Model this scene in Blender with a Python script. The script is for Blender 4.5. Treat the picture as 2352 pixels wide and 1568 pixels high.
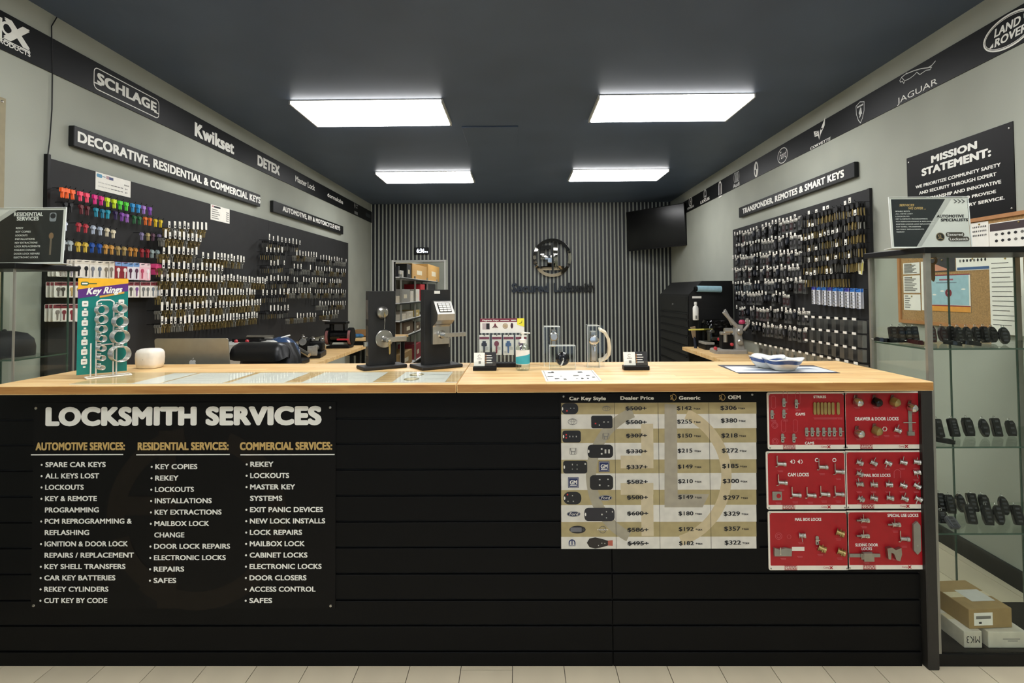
import bpy, math, random
from mathutils import Matrix, Vector
random.seed(7)
PI = math.pi
for o in list(bpy.data.objects): bpy.data.objects.remove(o)
SC = bpy.context.scene; COL = SC.collection

# ------------------------------------------------------------------ camera
IMW, IMH, FPX, CX, CY = 2352, 1568, 1257.14, 1176.0, 634.25
CAM = Vector((0, 0, 1.5135)); YAW, PITCH, ROLL = -.00972, .02768, -.00651
_f = Vector((math.sin(YAW)*math.cos(PITCH), math.cos(YAW)*math.cos(PITCH), math.sin(PITCH)))
_r = Vector((math.cos(YAW), -math.sin(YAW), 0)); _u = _r.cross(_f)
CR = math.cos(ROLL)*_r+math.sin(ROLL)*_u; CU = -math.sin(ROLL)*_r+math.cos(ROLL)*_u; CF = _f
cd = bpy.data.cameras.new('camera'); cam = bpy.data.objects.new('camera', cd); COL.objects.link(cam)
cd.sensor_width = 36; cd.lens = FPX/IMW*36; cd.shift_y = -(784-CY)/IMW; cd.clip_start = .05; cd.clip_end = 60
cam.matrix_world = Matrix(((CR.x, CU.x, -CF.x, CAM.x), (CR.y, CU.y, -CF.y, CAM.y), (CR.z, CU.z, -CF.z, CAM.z), (0, 0, 0, 1)))
SC.camera = cam

# ------------------------------------------------------------------ world, exposure
w = bpy.data.worlds.new('world'); SC.world = w; w.use_nodes = True
w.node_tree.nodes['Background'].inputs[0].default_value = (.5, .62, .85, 1); w.node_tree.nodes['Background'].inputs[1].default_value = 1.6   # added dusk-blue fill, enters by the unseen front windows
vs = SC.view_settings; vs.view_transform = 'Standard'; vs.look = 'None'; vs.gamma = 1; vs.use_curve_mapping = False
vs.exposure = 0.22
cy_ = SC.cycles; cy_.adaptive_threshold = .03; cy_.max_bounces = 4; cy_.diffuse_bounces = 3; cy_.glossy_bounces = 3; cy_.transmission_bounces = 2; cy_.transparent_max_bounces = 14; cy_.caustics_reflective = False; cy_.caustics_refractive = False
LAMP = 14.0          # emission of the troffer lenses
LAMPS = [(-1.206, 4.643), (1.266, 4.587), (-1.2, 7.27), (1.3255, 7.239), (-1.2, 2.0), (1.22, 1.95), (-1.2, -.65), (1.2, -.7), (-1.2, -3.3), (1.2, -3.3)]  # last pair is unseen, added to brighten the counter front

# ------------------------------------------------------------------ measured place
YC, HC, TH, DEP, XS, TOPW = 2.1197, 1.1577, .0339, .6334, -.2374, 1.829
YF = YC+.1346; ZC = 3.058; AL, BL, AR, BR = -2.5576, .0007, 2.4437, .0247; YB = 9.545; YFR = -4.6
Z3 = Vector((0, 0, 1))
def frame(o, u, v):
    u = Vector(u).normalized(); v = Vector(v).normalized(); n = u.cross(v); o = Vector(o)
    return Matrix(((u.x, v.x, n.x, o.x), (u.y, v.y, n.y, o.y), (u.z, v.z, n.z, o.z), (0, 0, 0, 1)))
LW = frame((AL, 0, 0), (BL, 1, 0), Z3)            # left wall: u = depth, v = up, n = into the room
RW = frame((AR, 0, 0), (-BR, -1, 0), Z3)          # right wall: u runs towards the viewer
PF = frame((0, YF, 0), (1, 0, 0), Z3)             # counter front
BW = frame((0, YB, 0), (1, 0, 0), Z3)             # back wall
CT = frame((0, 0, HC), (1, 0, 0), (0, 1, 0))      # counter top
def px(fr, x, y, n=0.0):
    """point of a plane that stands behind a place of the photograph, in that plane's own u, v"""
    d = CR*((x-CX)/FPX)+CU*(-(y-CY)/FPX)+CF
    i = fr.inverted(); o = i@CAM; q = i.to_3x3()@d
    t = (n-o.z)/q.z
    return (o.x+q.x*t, o.y+q.y*t)
def TR(x=0, y=0, z=0): return Matrix.Translation((x, y, z))
def RZ(a): return Matrix.Rotation(a, 4, 'Z')
def RX(a): return Matrix.Rotation(a, 4, 'X')
def RY(a): return Matrix.Rotation(a, 4, 'Y')

# ------------------------------------------------------------------ materials
def lin(c):
    if isinstance(c, str):
        c = [int(c[i:i+2], 16)/255 for i in (0, 2, 4)]
        c = [x/12.92 if x <= .04045 else ((x+.055)/1.055)**2.4 for x in c]
    return (*c, 1)
MT = {}
def mat(name, col, rough=.5, metal=0, noise=.12, nscale=30, bump=0, bscale=200, spec=.5, emit=0, coat=0, stretch=None):
    m = bpy.data.materials.new(name); m.use_nodes = True; nt = m.node_tree; N, L = nt.nodes, nt.links
    b = N['Principled BSDF']; c = lin(col)
    b.inputs['Roughness'].default_value = rough; b.inputs['Metallic'].default_value = metal
    b.inputs['Specular IOR Level'].default_value = spec; b.inputs['Coat Weight'].default_value = coat
    tc = N.new('ShaderNodeTexCoord'); mp = N.new('ShaderNodeMapping'); L.new(tc.outputs['Object'], mp.inputs[0])
    if stretch: mp.inputs['Scale'].default_value = stretch
    nz = N.new('ShaderNodeTexNoise'); nz.inputs['Scale'].default_value = nscale; nz.inputs['Detail'].default_value = 1
    L.new(mp.outputs[0], nz.inputs['Vector'])
    rp = N.new('ShaderNodeValToRGB'); L.new(nz.outputs['Fac'], rp.inputs[0])
    rp.color_ramp.elements[0].position = .3; rp.color_ramp.elements[1].position = .7
    rp.color_ramp.elements[0].color = (*[x*(1-noise) for x in c[:3]], 1); rp.color_ramp.elements[1].color = (*[min(1, x*(1+noise)) for x in c[:3]], 1)
    L.new(rp.outputs[0], b.inputs['Base Color'])
    if bump:
        n2 = N.new('ShaderNodeTexNoise'); n2.inputs['Scale'].default_value = bscale; L.new(mp.outputs[0], n2.inputs['Vector'])
        bp = N.new('ShaderNodeBump'); bp.inputs['Strength'].default_value = bump; bp.inputs['Distance'].default_value = .002
        L.new(n2.outputs['Fac'], bp.inputs['Height']); L.new(bp.outputs[0], b.inputs['Normal'])
    if emit:
        b.inputs['Emission Color'].default_value = c; b.inputs['Emission Strength'].default_value = emit
    MT[name] = m; return m
def wood(name, pale, mid, dark, rough=.42, bw=.55, bh=.042):
    m = bpy.data.materials.new(name); m.use_nodes = True; nt = m.node_tree; N, L = nt.nodes, nt.links; b = N['Principled BSDF']
    tc = N.new('ShaderNodeTexCoord'); br = N.new('ShaderNodeTexBrick'); L.new(tc.outputs['Object'], br.inputs['Vector'])
    br.inputs['Scale'].default_value = 1; br.inputs['Brick Width'].default_value = bw; br.inputs['Row Height'].default_value = bh
    br.inputs['Mortar Size'].default_value = .0004; br.inputs['Color1'].default_value = lin(pale); br.inputs['Color2'].default_value = lin(mid); br.inputs['Mortar'].default_value = lin(dark)
    br.offset = .37; br.squash = 1
    mp = N.new('ShaderNodeMapping'); mp.inputs['Scale'].default_value = (2.2, 26, 26); L.new(tc.outputs['Object'], mp.inputs[0])
    nz = N.new('ShaderNodeTexNoise'); nz.inputs['Scale'].default_value = 2.2; nz.inputs['Detail'].default_value = 6; nz.inputs['Distortion'].default_value = .8; L.new(mp.outputs[0], nz.inputs['Vector'])
    rp = N.new('ShaderNodeValToRGB'); rp.color_ramp.elements[0].position = .42; rp.color_ramp.elements[1].position = .72
    rp.color_ramp.elements[0].color = (1, 1, 1, 1); rp.color_ramp.elements[1].color = lin(dark); L.new(nz.outputs['Fac'], rp.inputs[0])
    mx = N.new('ShaderNodeMix'); mx.data_type = 'RGBA'; mx.blend_type = 'MULTIPLY'; mx.inputs['Factor'].default_value = .42
    L.new(br.outputs['Color'], mx.inputs[6]); L.new(rp.outputs[0], mx.inputs[7]); L.new(mx.outputs[2], b.inputs['Base Color'])
    b.inputs['Roughness'].default_value = rough
    MT[name] = m; return m
def glass(name, tint, amount, rough=.0, edge=.5):
    m = bpy.data.materials.new(name); m.use_nodes = True; nt = m.node_tree; N, L = nt.nodes, nt.links
    N.remove(N['Principled BSDF']); out = N['Material Output']
    tr = N.new('ShaderNodeBsdfTransparent'); gl = N.new('ShaderNodeBsdfGlossy'); gl.inputs['Roughness'].default_value = rough
    nz = N.new('ShaderNodeTexNoise'); nz.inputs['Scale'].default_value = 3; rp = N.new('ShaderNodeValToRGB'); L.new(nz.outputs['Fac'], rp.inputs[0])
    t = lin(tint); rp.color_ramp.elements[0].color = (*[x*.985 for x in t[:3]], 1); rp.color_ramp.elements[1].color = t; L.new(rp.outputs[0], tr.inputs[0])
    lw = N.new('ShaderNodeLayerWeight'); lw.inputs[0].default_value = .5; pw_ = N.new('ShaderNodeMath'); pw_.operation = 'POWER'; pw_.inputs[1].default_value = 4; L.new(lw.outputs['Facing'], pw_.inputs[0])
    ma = N.new('ShaderNodeMath'); ma.operation = 'MULTIPLY_ADD'; ma.inputs[1].default_value = edge; ma.inputs[2].default_value = amount; L.new(pw_.outputs[0], ma.inputs[0])
    mx = N.new('ShaderNodeMixShader'); L.new(ma.outputs[0], mx.inputs[0]); L.new(tr.outputs[0], mx.inputs[1]); L.new(gl.outputs[0], mx.inputs[2]); L.new(mx.outputs[0], out.inputs[0])
    MT[name] = m; return m
mat('wall_paint', 'a3a69a', .85, noise=.05, nscale=3, bump=.12, bscale=120)
mat('ceiling_paint', '4b5970', .5, noise=.08, nscale=2, bump=.1, bscale=60)
mat('slat_dark', '1d1f22', .42, noise=.25, nscale=40, stretch=(1, 1, .1))
mat('black_board', '1b1b1a', .55, noise=.1)
mat('slatwall_black', '050505', .55, noise=.12, nscale=8, spec=.16)
mat('charcoal', '272726', .6, noise=.08, nscale=15, bump=.05, spec=.25)
mat('peg_board', '2b2b2b', .65, noise=.06, nscale=10, spec=.25)
mat('sign_board', '1c1d1c', .5, noise=.06, spec=.25)
mat('band_vinyl', '151617', .5, noise=.05, spec=.25)
mat('white_print', 'efeee6', .5, noise=.02)
mat('silver_print', 'd2d3cf', .5, noise=.03)
mat('grey_print', '7c7d7b', .5, noise=.03)
mat('dim_print', '3d4244', .5, noise=.03)
mat('paper', 'efece2', .6, noise=.02)
mat('paper_grey', 'c9c7bf', .6, noise=.03)
mat('ink', '17171a', .6, noise=.05)
mat('ink_grey', '77756f', .6, noise=.05)
mat('gold_print', 'c9a866', .5, noise=.03)
mat('brown_print', '18130e', .55, noise=.05, spec=.16)
mat('post_paint', '24221f', .5, noise=.05)
mat('lens', 'ffffff', .5, noise=0, emit=LAMP)
mat('fixture_white', 'd8d8d4', .5, noise=.02)
mat('plank', 'd2c6ab', .5, noise=.08, nscale=6, bump=.06, stretch=(1, .15, 1))
mat('plank_grout', '5c5345', .8)
mat('baseboard', '1d1e1b', .5, noise=.05)
mat('black_metal', '0b0b0b', .45, noise=.1, spec=.25)
mat('black_gloss', '0b0b0c', .15, noise=.1)
mat('black_rubber', '111112', .7, noise=.1)
mat('leather', '131314', .38, noise=.15, nscale=60, bump=.25, bscale=90)
mat('chrome', 'd0cec9', .2, 1, noise=.04)
mat('steel', 'a8a59e', .3, 1, noise=.08)
mat('satin', 'b5b3ad', .35, 1, noise=.05, nscale=90, stretch=(1, 1, .1))
mat('alu', '96948a', .4, .5, noise=.05)
mat('brass', 'a8925a', .35, .6, noise=.15)
mat('brass_dark', '7d6a3c', .45, .5, noise=.2)
mat('nickel', 'b6b4ab', .3, .7, noise=.1)
mat('dark_hole', '080807', .8)
wood('butcher', 'f2d29a', 'e2b877', 'b98547')
wood('butcher_edge', 'c79a58', 'b5853f', '8f6127', bw=.3, bh=.6)
glass('glass', 'fcfefc', .012); glass('acrylic', 'fafcfb', .02, .03, .3); glass('shelf_glass', 'f6faf7', .03)
glass('bag', 'f0f0ee', .3, .3)
mat('glass_edge', '44584c', .2, noise=.05)
mat('acrylic_edge', 'dfe3de', .2, noise=.03)
def C(hexcol, rough=.45, metal=0, noise=.06):
    k = f'tone_{hexcol}_{rough}_{metal}'
    return k if k in MT else mat(k, hexcol, rough, metal, noise).name

# ------------------------------------------------------------------ mesh building
TXT = {}
def text_shape(s, bold):
    k_ = (s, bold)
    if k_ not in TXT:
        c = bpy.data.curves.new('t', 'FONT'); c.body = s; c.offset = 0; c.space_character = 1+1.6*max(0, bold-.015); c.resolution_u = 5 if bold > .04 else 3; c.dimensions = '2D'; c.fill_mode = 'FRONT'
        o = bpy.data.objects.new('t', c); m = o.to_mesh()
        V = [(v.co.x, v.co.y) for v in m.vertices]; F = [tuple(p.vertices) for p in m.polygons]
        if bold > .015:
            d = bold; n = len(V); V0 = V; F0 = F; V = []; F = []; ZK = []; h = .6 if bold < .055 else .8
            D8 = ((0, 0), (d, d*h), (-d, d*h), (d, -d*h), (-d, -d*h))+(((0, d*h), (0, -d*h), (d, 0), (-d, 0)) if bold > .055 else ()); D8 = D8 if bold <= .055 else ((0, 0),)+tuple((d*math.cos(PI*i/8), d*h*math.sin(PI*i/8)) for i in range(16))
            for k, (dx, dy) in enumerate(D8):
                V += [(x+dx, y+dy) for x, y in V0]; F += [tuple(j+k*n for j in f) for f in F0]; ZK += [k*5e-5]*n
        o.to_mesh_clear(); bpy.data.objects.remove(o); bpy.data.curves.remove(c)
        xs = [v[0] for v in V] or [0, 1]
        TXT[k_] = (V, F, min(xs), max(xs), ZK if bold > .015 else [0]*len(V))
    return TXT[k_]
class MB:
    def __init__(s, m='paper'): s.V = []; s.F = []; s.I = []; s.S = []; s.m = m; s.T = Matrix.Identity(4); s.mats = []; s.k = 0
    def mi(s, m):
        m = m or s.m
        if m not in s.mats: s.mats.append(m)
        return s.mats.index(m)
    def add(s, V, F, m=None, smooth=False):
        k = len(s.V); i = s.mi(m)
        s.V += [tuple(s.T@Vector(v)) for v in V]; s.F += [tuple(k+j for j in f) for f in F]; s.I += [i]*len(F); s.S += [smooth]*len(F); return s
    def box(s, x0, x1, y0, y1, z0, z1, m=None, b=0):
        if b:
            # box with bevelled vertical and horizontal edges: two octagonal rings
            def ring(a, z): return [(x0+a, y0+b, z), (x0+b, y0+a, z), (x1-b, y0+a, z), (x1-a, y0+b, z), (x1-a, y1-b, z), (x1-b, y1-a, z), (x0+b, y1-a, z), (x0+a, y1-b, z)]
            V = ring(b*.6, z0)+ring(0, z0+b)+ring(0, z1-b)+ring(b*.6, z1)
            F = [tuple(range(7, -1, -1)), tuple(range(24, 32))]
            for k in range(3):
                for j in range(8): F.append((k*8+j, k*8+(j+1) % 8, k*8+8+(j+1) % 8, k*8+8+j))
            return s.add(V, F, m)
        V = [(x, y, z) for z in (z0, z1) for x, y in ((x0, y0), (x1, y0), (x1, y1), (x0, y1))]
        return s.add(V, [(3, 2, 1, 0), (4, 5, 6, 7), (0, 1, 5, 4), (1, 2, 6, 5), (2, 3, 7, 6), (3, 0, 4, 7)], m)
    def prism(s, P, z0, z1, m=None, side=None):
        n = len(P); a = sum(P[i][0]*P[(i+1) % n][1]-P[(i+1) % n][0]*P[i][1] for i in range(n))
        if a < 0: P = P[::-1]
        V = [(x, y, z0) for x, y in P]+[(x, y, z1) for x, y in P]
        s.add(V, [tuple(range(n-1, -1, -1)), tuple(range(n, 2*n))], m)
        return s.add(V, [(i, (i+1) % n, n+(i+1) % n, n+i) for i in range(n)], side or m)
    def flat(s, P, z, m=None):
        n = len(P); a = sum(P[i][0]*P[(i+1) % n][1]-P[(i+1) % n][0]*P[i][1] for i in range(n))
        if a < 0: P = P[::-1]
        s.k = (s.k+1) % 12; z += s.k*3e-5
        return s.add([(x, y, z) for x, y in P], [tuple(range(n))], m)
    def rect(s, x0, y0, x1, y1, z, m=None): return s.flat([(x0, y0), (x1, y0), (x1, y1), (x0, y1)], z, m)
    def disc(s, x, y, rx, z, m=None, ry=None, n=20, rot=0):
        ry = ry or rx
        return s.flat([(x+rx*math.cos(rot+2*PI*i/n), y+ry*math.sin(rot+2*PI*i/n)) for i in range(n)], z, m)
    def ring(s, x, y, rx, t, z, m=None, ry=None, n=28, a0=0, a1=2*PI):
        ry = ry or rx; full = abs(a1-a0-2*PI) < 1e-6; k = n if full else n+1
        A = [a0+(a1-a0)*i/n for i in range(k)]; s.k = (s.k+1) % 12; z += s.k*3e-5
        V = [(x+rx*math.cos(a), y+ry*math.sin(a), z) for a in A]+[(x+(rx-t)*math.cos(a), y+(ry-t)*math.sin(a), z) for a in A]
        return s.add(V, [(i, (i+1) % k, k+(i+1) % k, k+i) for i in range(n)], m)
    def stroke(s, P, t, z, m=None, close=False):
        P = [Vector(p) for p in P]
        if close: P = P+[P[0]]
        for a, b in zip(P, P[1:]):
            d = (b-a)
            if d.length < 1e-9: continue
            d = d.normalized()*t/2; n = Vector((-d.y, d.x))
            s.flat([tuple(a-n-d*.5), tuple(b-n+d*.5), tuple(b+n+d*.5), tuple(a+n-d*.5)], z, m)
        return s
    def solid(s, t, x0, y0, x1, y1, z, th, m=None, bold=.02):
        c = bpy.data.curves.new('t', 'FONT'); c.body = t; c.offset = bold; c.resolution_u = 2; c.extrude = .5
        o = bpy.data.objects.new('t', c); me = o.to_mesh(); V = [tuple(v.co) for v in me.vertices]; F = [tuple(p.vertices) for p in me.polygons]
        o.to_mesh_clear(); bpy.data.objects.remove(o); bpy.data.curves.remove(c); a = min(v[0] for v in V); b = max(v[0] for v in V); sx = (x1-x0)/(b-a); sy = (y1-y0)/.69
        return s.add([(x0+(v[0]-a)*sx, y0+v[1]*sy, z+(v[2]+.5)*th) for v in V], F, m)
    def text(s, t, x0, y0, x1, y1, z, m=None, bold=.02, shear=0, slope=0):
        """letters with their baseline at y0 and capitals up to y1, spread from x0 to x1"""
        V, F, a, b, ZK = text_shape(t, bold); sx = (x1-x0)/max(b-a, 1e-6); sy = (y1-y0)/(.69+(1.2*bold if bold > .015 else 0)); y0 += (bold*.6*sy if bold > .015 else 0)
        return s.add([(x0+(x-a)*sx+shear*(y*sy), y0+y*sy+slope*(x-a)*sx, z+e) for (x, y), e in zip(V, ZK)], F, m)
    def lathe(s, P, n=16, m=None, smooth=True):
        def ringv(r, z): return [(r*math.cos(2*PI*i/n), r*math.sin(2*PI*i/n), z) for i in range(n)]
        runs = [[P[0]]]
        for k in range(1, len(P)):
            runs[-1].append(P[k])
            if k < len(P)-1:
                a1 = math.atan2(P[k][1]-P[k-1][1], P[k][0]-P[k-1][0]); a2 = math.atan2(P[k+1][1]-P[k][1], P[k+1][0]-P[k][0]); d = abs((a2-a1+PI) % (2*PI)-PI)
                if d > .6: runs.append([P[k]])
        for Q in runs:
            V = []; F = []
            for r, z in Q: V += ringv(r, z)
            for k in range(len(Q)-1):
                for i in range(n): F.append((k*n+i, k*n+(i+1) % n, (k+1)*n+(i+1) % n, (k+1)*n+i))
            s.add(V, F, m, smooth)
        if P[0][0] > 1e-5: s.add(ringv(*P[0]), [tuple(range(n-1, -1, -1))], m)
        if P[-1][0] > 1e-5: s.add(ringv(*P[-1]), [tuple(range(n))], m)
        return s
    def build_words(s, name, parent, gap, label=None):
        """one object for each word of a line of lettering"""
        iv = sorted((min(s.V[j][0] for j in f), max(s.V[j][0] for j in f), i) for i, f in enumerate(s.F)); G_ = []; end = -1e9
        for lo, hi, i in iv:
            if lo > end+gap: G_.append([])
            G_[-1].append(i); end = max(end, hi)
        for g in G_:
            q = MB(s.m); q.mats = list(s.mats); ix = {}
            for i in g:
                f = []
                for j in s.F[i]:
                    if j not in ix: ix[j] = len(q.V); q.V.append(s.V[j])
                    f.append(ix[j])
                q.F.append(tuple(f)); q.I.append(s.I[i]); q.S.append(s.S[i])
            q.build(name, parent, None, label)
    def cyl(s, p, q, r, r2=None, n=12, m=None, smooth=True):
        p = Vector(p); q = Vector(q); d = q-p; r2 = r if r2 is None else r2
        a = d.normalized(); h = Vector((0, 0, 1)) if abs(a.z) < .9 else Vector((1, 0, 0)); u = a.cross(h).normalized(); v = a.cross(u)
        C0 = [p+r*(math.cos(2*PI*i/n)*u+math.sin(2*PI*i/n)*v) for i in range(n)]; C1 = [q+r2*(math.cos(2*PI*i/n)*u+math.sin(2*PI*i/n)*v) for i in range(n)]
        s.add(C0+C1, [(i, n+i, n+(i+1) % n, (i+1) % n) for i in range(n)], m, smooth)
        s.add(C0, [tuple(range(n))], m); s.add(C1, [tuple(range(n-1, -1, -1))], m); return s
    def tube(s, P, r, n=6, m=None):
        for a, b in zip(P, P[1:]): s.cyl(a, b, r, n=n, m=m)
        return s
    def torus(s, c, R, r, n=20, k=6, m=None, T=None):
        V = []; F = []; T = T or Matrix.Identity(4)
        for i in range(n):
            for j in range(k):
                a = 2*PI*i/n; b = 2*PI*j/k; q = T@Vector(((R+r*math.cos(b))*math.cos(a), (R+r*math.cos(b))*math.sin(a), r*math.sin(b)))
                V.append((c[0]+q.x, c[1]+q.y, c[2]+q.z))
        for i in range(n):
            for j in range(k): F.append((i*k+j, ((i+1) % n)*k+j, ((i+1) % n)*k+(j+1) % k, i*k+(j+1) % k))
        return s.add(V, F, m, True)
    def ball(s, c, rx, ry=None, rz=None, n=12, k=8, m=None):
        ry = ry or rx; rz = rz or rx; V = []; F = []
        for j in range(k+1):
            t = PI*j/k
            for i in range(n): V.append((c[0]+rx*math.sin(t)*math.cos(2*PI*i/n), c[1]+ry*math.sin(t)*math.sin(2*PI*i/n), c[2]-rz*math.cos(t)))
        for j in range(k):
            for i in range(n): F.append((j*n+i, j*n+(i+1) % n, (j+1)*n+(i+1) % n, (j+1)*n+i))
        return s.add(V, F, m, True)
    def loft(s, rings, m=None, smooth=True, cap=True):
        n = len(rings[0]); V = [v for r in rings for v in r]; F = []
        for k in range(len(rings)-1):
            for i in range(n): F.append((k*n+i, k*n+(i+1) % n, (k+1)*n+(i+1) % n, (k+1)*n+i))
        s.add(V, F, m, smooth)
        if cap: s.add(rings[0], [tuple(range(n-1, -1, -1))], m); s.add(rings[-1], [tuple(range(n))], m)
        return s
    def mesh(s, name):
        me = bpy.data.meshes.new(name); me.from_pydata(s.V, [], s.F)
        for m in s.mats: me.materials.append(MT[m])
        me.polygons.foreach_set('material_index', s.I); me.polygons.foreach_set('use_smooth', s.S); me.update(); return me
    def build(s, name, parent=None, M=None, label=None):
        return place(name, s.mesh(name), parent, M, label)
def place(name, me, parent=None, M=None, label=None):
    o = bpy.data.objects.new(name, me); COL.objects.link(o)
    if parent: o.parent = parent
    if M is not None:
        if parent: o.matrix_local = M
        else: o.matrix_world = M
    if label: o['label'] = label
    return o
def tag(o, label, cat, group=None):
    o['label'] = label; o['category'] = cat
    if group: o['group'] = group
    return o
def thing(name, label, cat, M, group=None):
    o = bpy.data.objects.new(name, None); o.empty_display_size = .05; COL.objects.link(o); o.matrix_world = M
    return tag(o, label, cat, group)
def struct(o): o['kind'] = 'structure'; return o
ONES = ['zeroth', 'first', 'second', 'third', 'fourth', 'fifth', 'sixth', 'seventh', 'eighth', 'ninth', 'tenth', 'eleventh', 'twelfth', 'thirteenth', 'fourteenth', 'fifteenth', 'sixteenth', 'seventeenth', 'eighteenth', 'nineteenth']
def nth(i):
    if i < 20: return ONES[i]
    t = {2: 'twent', 3: 'thirt', 4: 'fort'}[i//10]
    return t+'ieth' if i % 10 == 0 else t+'y-'+ONES[i % 10]
def rr(x0, y0, x1, y1, r, n=4):
    P = []
    for cx, cy, a in ((x1-r, y1-r, 0), (x0+r, y1-r, PI/2), (x0+r, y0+r, PI), (x1-r, y0+r, 3*PI/2)):
        P += [(cx+r*math.cos(a+PI/2*i/n), cy+r*math.sin(a+PI/2*i/n)) for i in range(n+1)]
    return P

# ------------------------------------------------------------------ room shell
XL, XR0, XR1 = AL, AR+BR*YFR, AR+BR*YB
def wx(y): return AR+BR*y
fl = struct(MB('plank_grout').prism([(XL-.1, YFR-.1), (XR1+.3, YFR-.1), (XR1+.3, YB+6), (XL-.1, YB+6)], -.12, -.004).build('floor'))
pw, pl = .2075, 1.22
pk = MB('plank').box(.0015, pw-.0015, .0015, pl-.0015, -.006, 0).mesh('plank')
for i in range(25):
    off = (i*.47) % 1*pl
    for j in range(-1, 9):
        y = j*pl-off
        if y > YB-.1 or y+pl < 0: continue
        place('plank', pk, fl, TR(-2.52+i*pw, y, 0))
struct(MB('ceiling_paint').prism([(XL-.1, YFR-.1), (XR1+.3, YFR-.1), (XR1+.3, YB+.05), (XL-.1, YB+.05)], ZC, ZC+.12).build('ceiling'))
struct(MB('wall_paint').box(XL-.12, XL, YFR-.1, YB+.1, 0, ZC).build('wall_left'))
struct(MB('wall_paint').prism([(wx(YFR-.1), YFR-.1), (wx(YB), YB), (wx(YB)+.15, YB), (wx(YFR-.1)+.15, YFR-.1)], 0, ZC).build('wall_right'))
b = MB('wall_paint'); b.box(XL, XR0, YFR-.12, YFR, 0, .35); b.box(XL, XR0, YFR-.12, YFR, 2.75, ZC); b.box(XL, XL+.25, YFR-.12, YFR, .35, 2.75); b.box(XR0-.25, XR0, YFR-.12, YFR, .35, 2.75); struct(b.build('wall_front'))
for k in range(3):  # unseen front windows, added to let fill light onto the counter front
    a_ = XL+.25+k*(XR0-XL-.5)/3; c_ = a_+(XR0-XL-.5)/3; f_ = MB('black_metal')
    f_.box(a_, a_+.05, YFR-.1, YFR-.03, .35, 2.75); f_.box(c_-.05, c_, YFR-.1, YFR-.03, .35, 2.75); f_.box(a_+.05, c_-.05, YFR-.1, YFR-.03, .35, .4); f_.box(a_+.05, c_-.05, YFR-.1, YFR-.03, 2.7, 2.75); wn = struct(f_.build(f'fill_window_{k+1}')); MB('glass').box(a_+.05, c_-.05, YFR-.068, YFR-.062, .4, 2.7).build('pane', wn)
struct(MB('baseboard').prism([(wx(0)-.012, 0), (wx(YB)-.012, YB), (wx(YB), YB), (wx(0), 0)], 0, .1).build('baseboard_right'))
struct(MB('baseboard').box(XL, XL+.012, 0, YB, 0, .1).build('baseboard_left'))
# back wall with a doorway, vertical slats over it
d0 = px(BW, 905, 700)[0]; d1 = px(BW, 1021, 700)[0]; dt = px(BW, 960, 601)[1]
mat('slat_backing', 'aeb1a6', .7, noise=.04)
b = MB('slat_backing'); b.box(XL, d0, YB, YB+.12, 0, ZC); b.box(d1, XR1+.05, YB, YB+.12, 0, ZC); b.box(d0, d1, YB, YB+.12, dt, ZC)
wb = struct(b.build('wall_back'))
pitch = .0664
sl = MB('slat_dark').box(-.0195, .0195, -.007, 0, 0, ZC).mesh('slat'); sh = MB('slat_dark').box(-.0195, .0195, -.007, 0, dt+.03, ZC).mesh('slat')
x = XL+.04
while x < XR1-.01:
    place('slat', sh if d0-.04 < x < d1+.04 else sl, wb, TR(x, YB, 0)); x += pitch
t = MB('fixture_white'); t.box(d0-.035, d0, YB-.016, YB+.13, 0, dt+.03); t.box(d1, d1+.02, YB-.016, YB+.13, 0, dt+.03); t.box(d0, d1, YB-.016, YB+.13, dt, dt+.02)
struct(t.build('trim_1'))
# faint painted-over hatch in the ceiling
a = px(frame((0, 0, ZC), (1, 0, 0), (0, -1, 0)), 1060, 290); c = px(frame((0, 0, ZC), (1, 0, 0), (0, -1, 0)), 1190, 335)
tag(MB('ceiling_paint').box(a[0], c[0], -a[1], -c[1], ZC-.012, ZC, b=.004).build('access_hatch'), 'dark painted access hatch in the ceiling between the lamps', 'hatch')
# troffer lamps
lampnames = ['left near lamp over the key boards', 'right near lamp', 'left far lamp', 'right far lamp']
for i, (lx, ly) in enumerate(LAMPS):
    lab = ('bright white ceiling lamp, ' + ('near left', 'near right', 'far left', 'far right')[i] + ' of the four in view') if i < 4 else \
        'bright white ceiling lamp ' + ('above the counter, left', 'above the counter, right', 'behind the viewer, left', 'behind the viewer, right', 'at the shop front, left', 'at the shop front, right')[i-4]
    t = thing('ceiling_lamp', lab, 'ceiling lamp', TR(lx, ly, ZC-.032), 'ceiling lamps')
    f = MB('fixture_white'); f.box(-.61, .61, -.31, .31, .026, .032)
    for sx in (-1, 1): f.box(sx*.612-.006, sx*.612+.006, -.31, .31, .0, .032)
    f.build('housing', t)
    MB('lens').box(-.602, .602, -.285, .3, .0, .026, b=.008).build('lens', t)

# ------------------------------------------------------------------ wall bands with maker marks
def span(fr, p, q, n=0): a = px(fr, *p, n); b = px(fr, *q, n); return a, b
def word(mb, fr, o, s, p0, p1, ptop, z, m='white_print', bold=.02, shear=0, n=0):
    """lettering between two places on a wall; ptop = top of the first capital"""
    a = px(fr, *p0, n); b = px(fr, *p1, n); c = px(fr, *ptop, n)
    mb.text(s, a[0]-o[0], (a[1]+b[1])/2-o[1]-(0), b[0]-o[0], (a[1]+b[1])/2-o[1]+(c[1]-a[1]), z, m, bold, shear)
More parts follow.
